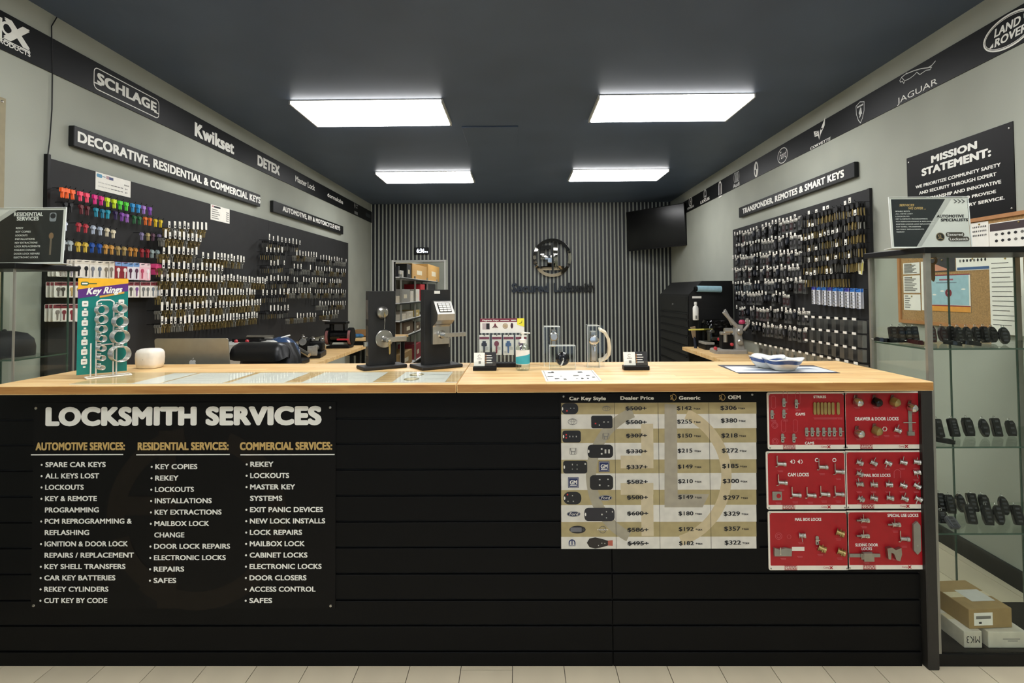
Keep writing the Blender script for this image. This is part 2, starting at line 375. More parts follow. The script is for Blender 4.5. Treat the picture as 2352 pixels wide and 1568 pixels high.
# left band
zb = 2.7307; zt = px(LW, 115, 86)[1]; u0, u1 = -1.0, YB-.002
o = (u0, zb); t = thing('brand_band', 'long dark band of lock brand logos under the ceiling, left wall', 'banner', LW@TR(*o, 0))
MB('band_vinyl').box(0, u1-u0, 0, zt-zb, 0, .006).build('band', t)
Z = .0068
def lg(p): a = px(LW, *p); return (a[0]-o[0], a[1]-o[1])
m = MB('white_print'); a = lg((5, 37)); c = lg((66, 117)); m.text('X', a[0], c[1], c[0], a[1], Z, bold=.05)
e = lg((14, 66)); m.ring(e[0], e[1], .034, .012, Z); a2 = lg((2, 50)); m.rect(a2[0]-.012, e[1]-.06, a2[0], e[1]+.04, Z)
l0 = lg((-20, 79)); l1 = lg((66, 120)); yy = l1[1]; m.rect(l0[0], yy, l1[0], yy+.004, Z); m.rect(l0[0], yy-.009, l1[0], yy-.006, Z)
word(m, LW, o, 'PRODUCTS', (-14, 92), (67, 132), (-14, 80), Z, bold=.03); m.build('brand_logo', t)
m = MB('white_print'); P = [lg(q) for q in ((222, 157), (363, 232), (355, 267), (213, 204))]
x0 = min(p[0] for p in P); x1 = max(p[0] for p in P); y0 = (P[2][1]+P[3][1])/2; y1 = (P[0][1]+P[1][1])/2
m.stroke(rr(x0, y0, x1, y1, .03), .006, Z, close=True); hh = y1-y0
m.text('SCHLAGE', x0+.025, y0+.3*hh, x1-.025, y0+.82*hh, Z, bold=.05); m.rect(x0, y0+.24*hh, x0+.06, y0+.3*hh, Z); m.rect(x1-.05, y0+.24*hh, x1, y0+.3*hh, Z); m.build('brand_logo', t)
for s, p0, p1, pt, bo, mm in (('Kwikset', (445, 317), (536, 350), (449, 287), .05, 'white_print'), ('DETEX', (590, 379), (641, 403), (593, 357), .055, 'white_print'),
                          ('Master Lock', (677, 416), (722, 438), (678, 403), .03, 'white_print'), ('dormakaba', (751, 451), (787, 469), (752, 442), .02, 'white_print')):
    m = MB(mm); word(m, LW, o, s, p0, p1, pt, Z, bold=bo, m=mm); m.build_words('brand_logo', t, .03)
m = MB('grey_print'); a = lg((814, 472)); m.flat([(a[0], a[1]+.06), (a[0]+.04, a[1]), (a[0], a[1]-.05), (a[0]-.04, a[1])], Z); m.rect(a[0]+.06, a[1]+.01, a[0]+.17, a[1]+.03, Z); m.rect(a[0]+.06, a[1]-.03, a[0]+.14, a[1]-.01, Z); m.rect(a[0]-.02, a[1]-.13, a[0]+.16, a[1]-.085, Z); m.build('brand_logo', t)
m = MB('dim_print'); a = lg((839, 496)); m.rect(a[0], a[1], a[0]+.3, a[1]+.06, Z); m.build('brand_logo', t)
# right band
zb = 2.7245; zt = px(RW, 2050, 1440/7.788)[1]; o = (-YB+.02, zb); t = thing('brand_band', 'long dark band of car brand logos under the ceiling, right wall', 'banner', RW@TR(*o, 0))
MB('band_vinyl').box(0, YB+1.0, 0, zt-zb, 0, .006).build('band', t); BH = zt-zb
def lg(p): a = px(RW, *p); return (a[0]-o[0], a[1]-o[1])
def logo(): return MB('white_print')
m = MB('silver_print'); a = lg((1587, 463)); m.ring(*a, .09, .014, Z, ry=.07); m.text('H', a[0]-.035, a[1]-.04, a[0]+.035, a[1]+.04, Z, shear=.3, bold=.03); word(m, RW, o, 'HYUNDAI', (1580, 481.5), (1594.5, 476), (1580, 476.5), Z, 'silver_print', .03); m.build('brand_logo', t)
m = MB('silver_print'); a = lg((1620.5, 446)); m.ring(*a, .062, .011, Z, ry=.07); m.stroke([(a[0]+.015, a[1]+.05), (a[0]-.025, a[1]-.03), (a[0]+.045, a[1]-.03)], .014, Z); word(m, RW, o, 'LEXUS', (1610, 468), (1631, 458.6), (1610, 461.5), Z, 'white_print', .03); m.build('brand_logo', t)
m = logo(); a = lg((1655, 431)); m.ring(a[0], a[1]+.01, .058, .02, Z, ry=.075, a0=0, a1=PI)
for dx in (-.049, 0, .049): m.rect(a[0]+dx-.009, a[1]-.09, a[0]+dx+.009, a[1]+(.03 if dx == 0 else .012), Z)
m.rect(a[0]-.058, a[1]-.125, a[0]+.058, a[1]-.105, Z); m.build('brand_logo', t)
m = MB('silver_print'); a = lg((1693, 406.5))
for k in range(4): m.ring(a[0]+(k-1.5)*.036, a[1], .033, .007, Z, ry=.058)
word(m, RW, o, 'Audi', (1685, 432), (1700, 426), (1685, 423), Z, 'silver_print', .03); m.build('brand_logo', t)
m = logo(); a = lg((1738, 389)); m.ring(*a, .056, .02, Z, ry=.085); m.disc(*a, .038, Z, ry=.067)
for q in (0, PI): m.flat([(a[0], a[1])]+[(a[0]+.036*math.cos(q+PI/2*i/6), a[1]+.064*math.sin(q+PI/2*i/6)) for i in range(7)], Z+.0006, 'band_vinyl')
m.build('brand_logo', t)
m = logo(); a = lg((1799, 357)); m.ring(*a, .106, .008, Z, ry=.075, n=36); m.text('Ford', a[0]-.068, a[1]-.03, a[0]+.068, a[1]+.045, Z, bold=.0, shear=.25); m.build('brand_logo', t)
m = logo(); a = lg((1884, 318)); k = .95
m.flat([(a[0], a[1]-.01), (a[0]+.012, a[1]+.06), (a[0]+.095, a[1]+.15), (a[0]+.10, a[1]+.165), (a[0]+.085, a[1]+.085), (a[0]+.02, a[1]+.03)], Z)
m.flat([(a[0]-.004, a[1]-.01), (a[0]-.01, a[1]+.07), (a[0]-.09, a[1]+.085), (a[0]-.075, a[1]+.035), (a[0]-.02, a[1]+.03)], Z)
for i in range(3):
    for j in range(2): m.disc(a[0]-.027-i*.02+j*.006, a[1]+.048+j*.018, .006, Z+.0006, 'band_vinyl', n=6)
m.disc(a[0]+.04, a[1]+.07, .014, Z+.0006, 'band_vinyl', ry=.008)
word(m, RW, o, 'CORVETTE', (1862, 343.5), (1909, 322), (1862, 337.5), Z, 'white_print', .02, shear=.4); m.build('brand_logo', t)
m = MB('silver_print'); a = lg((1978, 258)); S = [(-.05, .062), (0, .078), (.05, .062), (.047, 0), (.025, -.05), (0, -.078), (-.025, -.05), (-.047, 0)]
m.stroke([(a[0]+x, a[1]+y) for x, y in S], .006, Z, close=True); m.rect(a[0]-.038, a[1]+.042, a[0]+.038, a[1]+.054, Z)
m.flat([(a[0]+x, a[1]+y) for x, y in ((-.02, -.04), (-.006, -.02), (-.018, .0), (-.005, .022), (.004, .036), (.014, .03), (.018, .005), (.024, -.02), (.012, -.012), (.004, -.03))], Z); m.build('brand_logo', t)
m = MB('silver_print'); a = lg((2069, 184)); b2 = lg((2152, 166)); L = b2[0]-a[0]; y = a[1]-.0
J = [(0, .18), (.06, .3), (.18, .38), (.4, .42), (.62, .42), (.8, .38), (.9, .42), (1.0, .55)]
m.stroke([(a[0]+x*L, y+(v-.2)*L*.5-.2*x*L) for x, v in J], .006, Z)
J = [(0, .18), (.03, .1), (.08, .13), (.12, .02), (.16, .12), (.3, .16), (.42, .24), (.5, .33), (.58, .2), (.75, .3), (.86, .28), (.9, .36), (.8, .38)]
m.stroke([(a[0]+x*L, y+(v-.2)*L*.5-.2*x*L) for x, v in J], .005, Z); m.stroke([(a[0]+.14*L, y-.02), (a[0]+.06*L, y+.01), (a[0]+.22*L, y+.02)], .005, Z)
word(m, RW, o, 'JAGUAR', (2063, 238), (2156, 193), (2063, 225), Z, 'white_print', .0); m.build('brand_logo', t)
m = logo(); e0 = lg((2262, 95)); a = (e0[0]+.155, BH*.5); q_ = BH*.45; m.ring(*a, .158, .009, Z, ry=q_, n=48); m.ring(*a, .146, .003, Z, ry=q_-.012, n=48)
m.text('LAND', a[0]-.088, a[1]+.004, a[0]+.065, a[1]+q_*.55, Z, bold=.035, shear=.2); m.text('ROVER', a[0]-.088, a[1]-q_*.55, a[0]+.1, a[1]-.006, Z, bold=.035, shear=.2)
m.flat([(a[0]+.085, a[1]+.045), (a[0]+.115, a[1]+.045), (a[0]+.085, a[1]+.022)], Z); m.flat([(a[0]-.125, a[1]-.042), (a[0]-.095, a[1]-.042), (a[0]-.095, a[1]-.02)], Z); m.build('brand_logo', t)

# ------------------------------------------------------------------ key wall signs
def sign(fr, quad, lines, label, th=.035, name='wall_sign'):
    P = [px(fr, *q, th) for q in quad]; u0 = (P[0][0]+P[3][0])/2; u1 = (P[1][0]+P[2][0])/2; v1 = (P[0][1]+P[1][1])/2; v0 = (P[2][1]+P[3][1])/2
    t = thing(name, label, 'sign', fr@TR(u0, v0, 0)); MB('sign_board').box(0, u1-u0, 0, v1-v0, 0, th, b=.004).build('board', t)
    m = MB('white_print')
    for s, p0, p1, pt in lines: word(m, fr, (u0, v0), s, p0, p1, pt, th+.001, bold=.045, n=th)
    m.build_words('lettering', t, .022); return t
sign(LW, ((171, 289), (598, 446.5), (598, 473), (170, 338)), [('DECORATIVE, RESIDENTIAL & COMMERCIAL KEYS', (178, 326.5), (598, 467), (179, 302))], 'long dark sign for decorative, residential and commercial keys above left board')
sign(LW, ((628, 459.6), (788.6, 520), (788.6, 538), (628, 486)), [('AUTOMOTIVE, RV & MOTORCYCLE KEYS', (649, 484), (781, 530), (649, 472))], 'shorter dark sign for automotive and motorcycle keys, left wall')
sign(RW, ((1697, 477), (1962, 371), (1962, 406), (1697, 500)), [('TRANSPONDER, REMOTES & SMART KEYS', (1706, 491), (1939, 406), (1706, 479))], 'dark sign for transponder, remotes and smart keys on right wall')

# ------------------------------------------------------------------ key boards
PY0, PY1, PZ0, PZ1 = 2.935, 8.172, .955, 2.2532
t = thing('key_board', 'wide charcoal board full of hanging keys along the left wall', 'key board', LW@TR(PY0, PZ0, 0))
h = (PY1-PY0)/2
for k in range(2): MB('peg_board').box(k*h+.001, (k+1)*h-.001, 0, PZ1-PZ0, 0, .018).build('panel', t)
MB('black_metal').box(-.02, 0, 0, PZ1-PZ0+.02, 0, .022).build('edge_strip', t)
NB = .019
RY0, RY1, RZ1, RZ0 = 3.951, 6.579, 2.235, .95
t = thing('key_board', 'charcoal board crowded with black remote keys on right wall', 'key board', RW@TR(-RY1, RZ0, 0))
MB('peg_board').box(0, RY1-RY0, 0, RZ1-RZ0, 0, .018, b=.006).build('panel', t); MB('charcoal').box(RY1-RY0, RY1-RY0+.03, 0, RZ1-RZ0, 0, .02).build('edge_strip', t)

# shared small meshes, local: x along wall, y up, z out of the wall
def hook_mesh(L=.1, up=.012): return MB('black_metal').tube([(0, 0, 0), (0, 0, L), (0, up, L+.008)], .0018, n=5).mesh('key_hook')
HOOK = hook_mesh(.095); HOOK_S = hook_mesh(.07)
def key_outline(kind='round', s=1.0):
    if kind == 'round': P = [(.0045, -.024), (.0125, -.018), (.0135, -.008), (.008, .0), (0, .002), (-.008, 0), (-.0135, -.008), (-.0125, -.018), (-.0045, -.024)]
    elif kind == 'clover': P = [(.0045, -.024), (.015, -.022), (.015, -.010), (.009, -.008), (.009, .001), (-.009, .001), (-.009, -.008), (-.015, -.010), (-.015, -.022), (-.0045, -.024)]
    else: P = [(.0045, -.026), (.0145, -.024), (.0145, -.002), (.011, .001), (-.011, .001), (-.0145, -.002), (-.0145, -.024), (-.0045, -.026)]
    B = [(-.0045, -.024), (-.0045, -.055), (-.001, -.06), (.003, -.057), (.003, -.05), (.0045, -.046), (.003, -.042), (.0045, -.038)]
    return [(x*s, y*s) for x, y in P[:-1]+B[0:]]
def key_stack(name, col, kind, n=4, gap=.012, z0=.056, s=1.0, hole=True):
    m = MB(col)
    for k in range(n):
        m.T = TR(.002*math.sin(k*2.1), 0, 0)@RZ(.05*math.sin(k*1.7))
        m.prism(key_outline(kind, s), z0+k*gap, z0+k*gap+.0025)
    m.T = Matrix.Identity(4)
    if hole: m.disc(0, -.009*s, .0078*s, z0+(n-1)*gap+.0028, 'dark_hole', n=10)
    return m.mesh(name)
KEY_BRASS = key_stack('key_blank', 'brass', 'round'); KEY_DARK = key_stack('key_blank', 'brass_dark', 'square'); KEY_NICK = key_stack('key_blank', 'nickel', 'round')
def black_key(name, w=.028, hh=.034, blade='nickel', n=3):
    m = MB('black_rubber')
    for k in range(n):
        z = .036+k*.02; m.T = RZ(.08*math.sin(k*2.3+w*300))
        m.prism(rr(-w/2, -hh, w/2, 0, w*.28, 2), z, z+.01); m.box(-.004, .004, -hh-.045, -hh+.002, z+.003, z+.0055, blade)
    return m.mesh(name)
KEY_BLACK = black_key('key_blank'); KEY_BLACK2 = black_key('key_blank', .034, .026, 'steel', 4); KEY_BLACK3 = black_key('key_blank', .024, .03, 'brass', 3)
def tag_mesh(w, hh, z, mark):
    m = MB('paper'); m.prism([(-w/2, 0), (w/2, 0), (w/2, hh), (-w/2, hh)], z, z+.0012)
    if mark: m.rect(-w*.3, hh*.15, w*.3, hh*.4, z+.0018, 'ink'); m.rect(-w*.3, hh*.55, w*.1, hh*.62, z+.0018, 'ink_grey')
    return m.mesh('price_tag')
TAGS = [tag_mesh(.024, .058, .104, True), tag_mesh(.024, .05, .104, True), tag_mesh(.024, .058, .104, False), tag_mesh(.022, .046, .1, True)]
R = random.Random(3)
def hooks(fr, p0, p1, n, keys, what, row, group, tags=TAGS, nz=NB, depth=.1, skip=0.0, hook=HOOK, jit=.002, name='house_key_hook', sc=1.0):
    """a straight row of n hooks, each its own thing, from one photo place to another (places of the tag feet)"""
    a = px(fr, *p0, nz+depth); b = px(fr, *p1, nz+depth)
    for i in range(n):
        f = i/max(1, n-1); u = a[0]+(b[0]-a[0])*f; v = a[1]+(b[1]-a[1])*f
        r = place(name, hook, None, fr@TR(u+R.uniform(-jit, jit), v+R.uniform(-jit, jit), nz))
        tag(r, f'{nth(i+1)} {what} from the left, {row}', 'key hook', group)
        if tags and R.random() >= skip: place('price_tag', R.choice(tags), r, RZ(R.uniform(-.05, .05)))
        place('key_blank', R.choice(keys), r, TR(0, -.002, 0)@RZ(R.uniform(-.07, .07))@Matrix.Diagonal((sc, sc, 1, 1)))
G = 'tagged brass key hooks on the left board'; KB = [KEY_BRASS, KEY_DARK, KEY_DARK, KEY_NICK]
for p0, p1, n, row in (((389, 523), (472, 528), 9, 'top row of house keys'), ((379, 546), (459, 555), 9, 'second row of house keys'), ((376, 583), (450, 585), 8, 'third row of house keys'),
                       ((466, 592), (478, 594), 2, 'pair right of third row of house keys'), ((491, 595), (559, 602), 10, 'lone short row of house keys mid board'),
                       ((374, 616), (510, 622), 14, 'fourth row of house keys'), ((372, 645), (508, 647), 15, 'fifth row of house keys, left half'), ((515, 643), (608, 651), 15, 'fifth row of house keys, right half'),
                       ((371, 680), (500, 678), 14, 'sixth row of house keys, left half'), ((508, 677), (585, 676), 12, 'sixth row of house keys, right half'),
                       ((371, 713), (482, 706), 12, 'seventh row of house keys, left half'), ((495, 707), (597, 700), 15, 'seventh row of house keys, right half'),
                       ((370, 745), (488, 738), 13, 'bottom row of house keys, left half'), ((496, 738), (590, 729), 14, 'bottom row of house keys, right half')):
    hooks(LW, p0, p1, n, KB, 'tagged brass key hook', row, G)
G = 'black headed car key hooks on the left board'; KK = [KEY_BLACK, KEY_BLACK2, KEY_BLACK3]; KM = [KEY_NICK, KEY_BLACK2, KEY_NICK, KEY_DARK]
for p0, p1, n, row, ks in (((618, 551), (688, 562), 9, 'top row of car keys', KK), ((613, 578), (655, 580), 6, 'second row of car keys, left', KK), ((681, 586), (726, 590), 8, 'second row of car keys, middle', KM),
                       ((736, 595), (795, 602), 11, 'second row of car keys, right', KM), ((613, 610), (653, 608), 6, 'third row of car keys, left', KK), ((675, 616), (793, 626), 20, 'third row of car keys, right', KM),
                       ((613, 645), (661, 644), 7, 'fourth row of car keys, left', KK), ((675, 646), (783, 650), 19, 'fourth row of car keys, right', KM), ((603, 678), (660, 675), 7, 'fifth row of car keys, left', KK),
                       ((664, 672), (730, 673), 11, 'fifth row of car keys, middle', KM), ((735, 673), (794, 673), 11, 'fifth row of car keys, right', KM), ((612, 715), (661, 712), 7, 'sixth row of car keys, left', KK),
                       ((734, 701), (792, 700), 11, 'sixth row of car keys, right', KM), ((666, 731), (725, 727), 9, 'bottom row of car keys, left', KM), ((742, 724), (776, 720), 6, 'bottom row of car keys, right', KM)):
    hooks(LW, p0, p1, n, ks, 'tagged car key hook', row, G, skip=.06, name='car_key_hook')
# coloured decorative keys
KC = {}
def deco(col, kind, s):
    k = (col, kind)
    if k not in KC:
        m = MB(C(col, .4))
        for j in range(2):
            m.T = RZ(.06*math.sin(j*2.2)); m.prism(key_outline(kind, s*.86), .048+j*.009, .053+j*.009)
        KC[k] = m.mesh('key_blank')
    return KC[k]
def decorow(items, row, kind, s=1.0):
    for i, (X, Y, col, cn) in enumerate(items):
        u, v = px(LW, 90+X/5.23, 350+Y/5.23, NB+.06)
        r = place('decorative_key_hook', HOOK_S, None, LW@TR(u, v+.028*s, NB)); tag(r, f'hook of {cn} decorative keys, {nth(i+1)} in the {row}', 'key hook', 'decorative key hooks on the left board')
        place('key_blank', deco(col, kind, s), r, RZ(R.uniform(-.08, .08)))
decorow([(290, 490, 'ff6a2a', 'neon orange'), (340, 498, 'ff6a2a', 'neon orange'), (405, 512, 'ff6a2a', 'neon orange'), (500, 532, 'ff4f6e', 'coral pink'), (580, 550, 'ff4f6e', 'coral pink'), (675, 570, 'e5308a', 'hot magenta'), (755, 588, 'e5308a', 'hot magenta'),
         (830, 605, 'd9f02c', 'lime yellow'), (908, 622, 'd9f02c', 'lime yellow'), (980, 640, '57dd3c', 'bright green'), (1055, 655, '57dd3c', 'bright green'), (1130, 670, '2f97d6', 'sky blue'), (1200, 682, '2f97d6', 'sky blue'), (1262, 695, 'b084d6', 'lilac'), (1335, 710, '8a49b4', 'purple')], 'top colour row', 'square', 1.08)
decorow([(320, 660, '141416', 'black'), (385, 670, '141416', 'black'), (510, 690, '6a2a30', 'maroon'), (590, 705, '5e2228', 'maroon'), (690, 725, '2e93ad', 'teal'), (768, 742, '2a7f9c', 'teal'), (835, 750, '2aa0b8', 'teal'), (925, 762, '3a2a58', 'dark violet'), (1005, 780, '8a4fae', 'violet'), (1060, 795, 'a76fc4', 'lilac'),
         (1150, 812, '2f6b40', 'dark green'), (1210, 822, '2f6b40', 'dark green'), (1280, 828, 'e8762e', 'orange'), (1340, 838, 'e8762e', 'orange'), (1405, 852, 'e9c92c', 'yellow'), (1468, 862, 'e9c92c', 'yellow')], 'second colour row', 'round', 1.05)
decorow([(315, 890, 'c9cfe0', 'white and blue'), (485, 905, 'b83a44', 'red'), (570, 920, 'b83a44', 'red'), (660, 935, 'b9c4d4', 'silver'), (740, 950, 'b9c4d4', 'silver'), (825, 965, 'e6dcc0', 'cream'), (900, 985, 'e6dcc0', 'cream'), (1240, 1012, '8d82a8', 'lavender'), (1315, 1018, 'b8a674', 'gold'), (1375, 1022, '6a4c5c', 'plum'), (1450, 1030, '8a7ca0', 'lavender')], 'third colour row', 'clover', 1.0)
decorow([(300, 1120, 'aab4b8', 'silver'), (380, 1128, 'aab4b8', 'silver'), (475, 1140, 'd8b848', 'yellow gold'), (565, 1148, 'd8b848', 'yellow gold'), (645, 1152, '2a56a8', 'blue'), (730, 1160, '2a56a8', 'blue'), (810, 1170, 'd09a4c', 'gold'), (875, 1176, 'd09a4c', 'gold'), (955, 1186, 'b3985e', 'tan'), (1030, 1192, 'b3985e', 'tan'),
         (1105, 1200, 'c08538', 'bronze'), (1165, 1206, 'c08538', 'bronze'), (1240, 1212, '9e2c34', 'dark red'), (1310, 1218, '9e2c34', 'dark red'), (1365, 1224, '9fb0b0', 'silver'), (1430, 1228, '9fb0b0', 'silver')], 'fourth colour row', 'clover', 1.12)
# carded keys
def card(X, y0, y1, w, body, head, pic, cn, i, row, kind='round'):
    d = .07; u, vt = px(LW, X, y0, NB+d); vb = px(LW, X, y1, NB+d)[1]; hh = vt-vb
    t = thing('carded_key', f'{cn} carded key package, {nth(i+1)} in the {row}', 'key package', LW@TR(u, vt, NB), 'carded keys on the left board')
    MB('black_metal').tube([(0, -.008, 0), (0, -.008, d+.02)], .0018, n=5).build('hook', t)
    for q in range(3):
        m = MB(C(body, .4)); z = d-q*.022; m.prism(rr(-w/2, -hh, w/2, 0, .006, 2), z, z+.002)
        m.rect(-w/2+.001, -hh*.24, w/2-.001, -hh*.02, z+.0024, C(head, .4)); m.rect(-w*.22, -hh*.1, w*.22, -hh*.07, z+.003, 'dark_hole')
        c = m.build('package_card', t)
        if q == 0:
            k = MB(C(pic, .35)); k.T = TR(0, -hh*.36, z+.002)@Matrix.Diagonal((.95, hh/.1, 1, 1)); k.prism(key_outline(kind, .95), 0, .004); k.build('printed_key', c)
for i, (X, y0, y1, body, head, pic, cn) in enumerate([(138, 611, 635, 'eee9df', 'd8d2c8', '9a8f86', 'pale'), (150, 612, 635, 'eee9df', 'd8d2c8', 'a8a09a', 'white'), (163, 613, 636, 'eee9df', 'd8d2c8', '8f8a94', 'cream'),
        (180, 596, 637, 'f1ece0', 'e4dccb', '1b1b1e', 'large black-key'), (197, 597, 638, 'f1ece0', 'e4dccb', '1b1b1e', 'narrow black-key'), (212, 598, 639, 'f1ece0', 'e4dccb', '7d8088', 'grey-key'), (228, 599, 639, 'f1ece0', 'e4dccb', '6d7580', 'blue-grey-key'),
        (243, 600, 640, 'efe8d8', 'e0d6c2', '8a8070', 'beige'), (255, 600, 640, 'efe8d8', 'e0d6c2', '877c70', 'tan-key'), (271, 601, 641, '8e2630', '7ea6d8', 'f0e8e0', 'red blue-topped'), (286, 602, 642, '8e2630', '7ea6d8', 'f0e8e0', 'dark red blue-topped'),
        (299, 603, 642, 'e9e4ea', '6f9ad0', '5a2f48', 'white blue-topped'), (313, 603, 643, 'e9e4ea', '6f9ad0', '5a2f48', 'violet-key blue-topped'), (326, 604, 643, 'f2c3cc', 'f4d7da', 'c04a68', 'pink'), (339, 605, 644, 'f2c3cc', 'f4d7da', 'f7f0f0', 'rose pink')]):
    card(X, y0, y1, .055, body, head, pic, cn, i, 'upper card row')
for i, X in enumerate((133, 144, 164, 180, 194, 214, 228, 244.5, 258, 271, 284.5, 300, 313.5, 328.5, 339, 351, 362)):
    card(X, 647, 683, .05, 'f1ece2', '7c2f36', ['6a635c', '4c463f', 'c0a468', 'b99a5c', 'd88a4a', '3a3430', 'a84a3a', 'b8a888', '8a7a60', '6c6458', '9a9080', '5a5550', '7a4a8a', '6f7070', '7a7a78', '6f7a84', '7d8890'][i], 'white maroon-topped', i, 'middle card row')
for i, X in enumerate((131, 146, 164, 182)): card(X, 698, 738, .055, 'f1ece2', '7c2f36', ['8a8078', '7c2f38', '8a3038', '5a1c26'][i], 'white maroon-topped', i, 'lower card row')
u, v = px(LW, 361, 606, NB+.05); t = thing('key_cover', 'bright pink rubber key cover beside the pink cards', 'key cover', LW@TR(u, v, NB))
MB(C('f0508c', .5)).prism([(-.032, 0), (.032, 0), (.034, -.03), (.022, -.036), (.022, -.075), (-.018, -.075), (-.02, -.036), (-.034, -.028)], .02, .06).build('cover', t); MB('black_metal').tube([(0, -.006, 0), (0, -.006, .08)], .002, n=5).build('hook', t)
# price sheets
def sheet(fr, quad, label, name='price_sheet', cat='sheet', nz=NB, m='paper', th=.0012):
    P = [px(fr, *q, nz) for q in quad]; u0 = (P[0][0]+P[3][0])/2; u1 = (P[1][0]+P[2][0])/2; v1 = (P[0][1]+P[1][1])/2; v0 = (P[2][1]+P[3][1])/2
    t = thing(name, label, cat, fr@TR(u0, v0, nz)); MB(m).box(0, u1-u0, 0, v1-v0, 0, th).build('sheet', t); return t, u1-u0, v1-v0
t, w_, h_ = sheet(LW, ((220, 393.6), (301, 417), (298, 454), (218.6, 434)), 'larger white price sheet above the coloured keys')
m = MB('ink_grey'); Z = .0018; m.prism(rr(.02*w_, .72*h_, .17*w_, .92*h_, .008, 2), Z, Z+.0003, C('4f8fb0')); m.rect(.18*w_, .8*h_, .26*w_, .84*h_, Z, C('5a7c98')); m.rect(.28*w_, .74*h_, .36*w_, .92*h_, Z, C('b08f94')); m.rect(.36*w_, .74*h_, .48*w_, .9*h_, Z, C('39446e'))
m.text('PRICE', .8*w_, .62*h_, .95*w_, .7*h_, Z); m.text('$4', .83*w_, .4*h_, .9*w_, .48*h_, Z); m.text('$9', .83*w_, .18*h_, .9*w_, .26*h_, Z)
for y in (.42, .2):
    for k in range(8): m.rect((.06+k*.09)*w_, y*h_, (.06+k*.09+.075)*w_, (y+.05)*h_, Z, 'paper_grey' if k < 4 else 'ink_grey')
m.build('print', t)
t, w_, h_ = sheet(LW, ((483.5, 468.6), (528, 481), (526, 513.7), (483.5, 503.6)), 'smaller white price sheet above the brass keys')
m = MB('ink_grey'); m.rect(.06*w_, .84*h_, .5*w_, .95*h_, Z, 'ink'); m.rect(.06*w_, .84*h_, .16*w_, .95*h_, Z+.0003, C('c08a8a'))
for k in range(5):
    m.rect(.06*w_, (.68-k*.14)*h_, (.35+.06*(k % 3))*w_, (.73-k*.14)*h_, Z); m.rect(.8*w_, (.68-k*.14)*h_, .95*w_, (.73-k*.14)*h_, Z)
m.build('print', t)
# cable and poster on the left wall
C0 = [px(LW, *p) for p in ((128, 40), (116, 60), (118, 168), (117, 250), (112, 320), (107, 360))]
tag(MB('black_rubber').tube([Vector((u, v, .006)) for u, v in C0], .003).build('wall_cable', None, LW), 'thin black cable running down the left wall to the key board', 'cable')
a = px(LW, 10, 227); b2 = px(LW, 9, 800); t = thing('wall_poster', 'tan edge of a wall poster cut by the left frame', 'poster', LW@TR(a[0]-.7, 1.15, 0))
MB(C('8d8468', .6)).box(0, .7, 0, a[1]-1.15, 0, .008).build('sheet', t); MB('steel').lathe([(.007, 0), (.005, .003), (0, .004)], 10).build('grommet', t, TR(.68, a[1]-1.15-.02, .008))

# ------------------------------------------------------------------ service counter
GY = [959.7, 1017.7, 1077, 1137, 1196.7, 1256.4, 1316.8, 1377.5, 1436, 1495.6]
gv = [HC-TH-.002]+[px(PF, 1176, y)[1] for y in GY]+[.0]; seam = px(PF, 1407, 1400)[0]; XA, XB = -2.22, 1.615
t = thing('service_counter', 'black slat-front service counter below the wooden worktop', 'counter', TR(0, YF, 0))
MB('dark_hole').box(XA, XB, .012, .03, 0, HC-TH).build('back_panel', t)
for k in range(11):
    top, bot = gv[k]-(.0045 if k else 0), gv[k+1]+(.0045 if k < 10 else 0)
    for x0, x1 in ((XA, seam-.001), (seam+.001, XB)): MB('slatwall_black').box(x0, x1, 0, .012, bot, top, b=.0015).build('slat', t)
MB('post_paint').box(1.622, 1.667, -.025, .03, 0, HC-TH, b=.004).build('post', t)
MB('post_paint').box(1.622, 1.667, .43, .48, 0, HC-TH, b=.004).build('post', t); MB('post_paint').box(-2.06, -2.02, .43, .48, 0, HC-TH, b=.004).build('post', t)
MB('charcoal').box(-1.95, 1.55, .56, .9, .985, 1.005).build('rear_shelf', t)
for k, (x0, nm) in enumerate(((XS-TOPW, 'left butcher block worktop of the counter, with papers under glass'), (XS, 'right butcher block worktop of the counter, with acrylic lock stands'))):
    tag(MB('butcher').box(.001, TOPW-.001, 0, DEP, -TH, 0, b=.003).build('worktop', None, TR(x0, YC, HC)), nm, 'worktop', 'counter worktops')

# ------------------------------------------------------------------ services poster
def panel_sheet(x0, y0, x1, y1, name, label, m, n=.0, th=.003, cat='poster'):
    a = px(PF, x0, y1, n); b = px(PF, x1, y0, n); t = thing(name, label, cat, PF@TR(a[0], a[1], n))
    MB(m).box(0, b[0]-a[0], 0, b[1]-a[1], 0, th).build('sheet', t)
    return t, (lambda X, Y: (lambda q: (q[0]-a[0], q[1]-a[1]))(px(PF, X, Y, n)))
mat('poster_black', '0a0909', .5, noise=.08, spec=.16)
t, Q = panel_sheet(72, 922, 772, 1397, 'services_poster', 'black poster listing locksmith services in white on the counter front', 'poster_black')
def q1(X, Y): return Q(40+X/3.016, 900+Y/3.016)
Z = .0036; m = MB('brown_print'); c = q1(1245, 870); rad = (q1(1870, 870)[0]-c[0])
m.ring(c[0], c[1], rad, rad*.2, Z, ry=rad*1.0, n=60, a0=-PI*.72, a1=PI*.38); m.ring(c[0], c[1], rad, rad*.2, Z, n=40, a0=PI*.55, a1=PI*1.02)
a = q1(970, 1495); b2 = q1(1105, 265); m.rect(a[0], a[1], b2[0], b2[1], Z+.0002); a = q1(650, 850); b2 = q1(1105, 720); m.rect(a[0], a[1], b2[0], b2[1], Z+.0004)
m.ring(c[0]-rad*.1, c[1]-rad*.05, rad*.86, rad*.2, Z+.0002, n=30, a0=PI*1.07, a1=PI*1.45); m.build('watermark', t, label='faint brown monogram')
Z = .0044
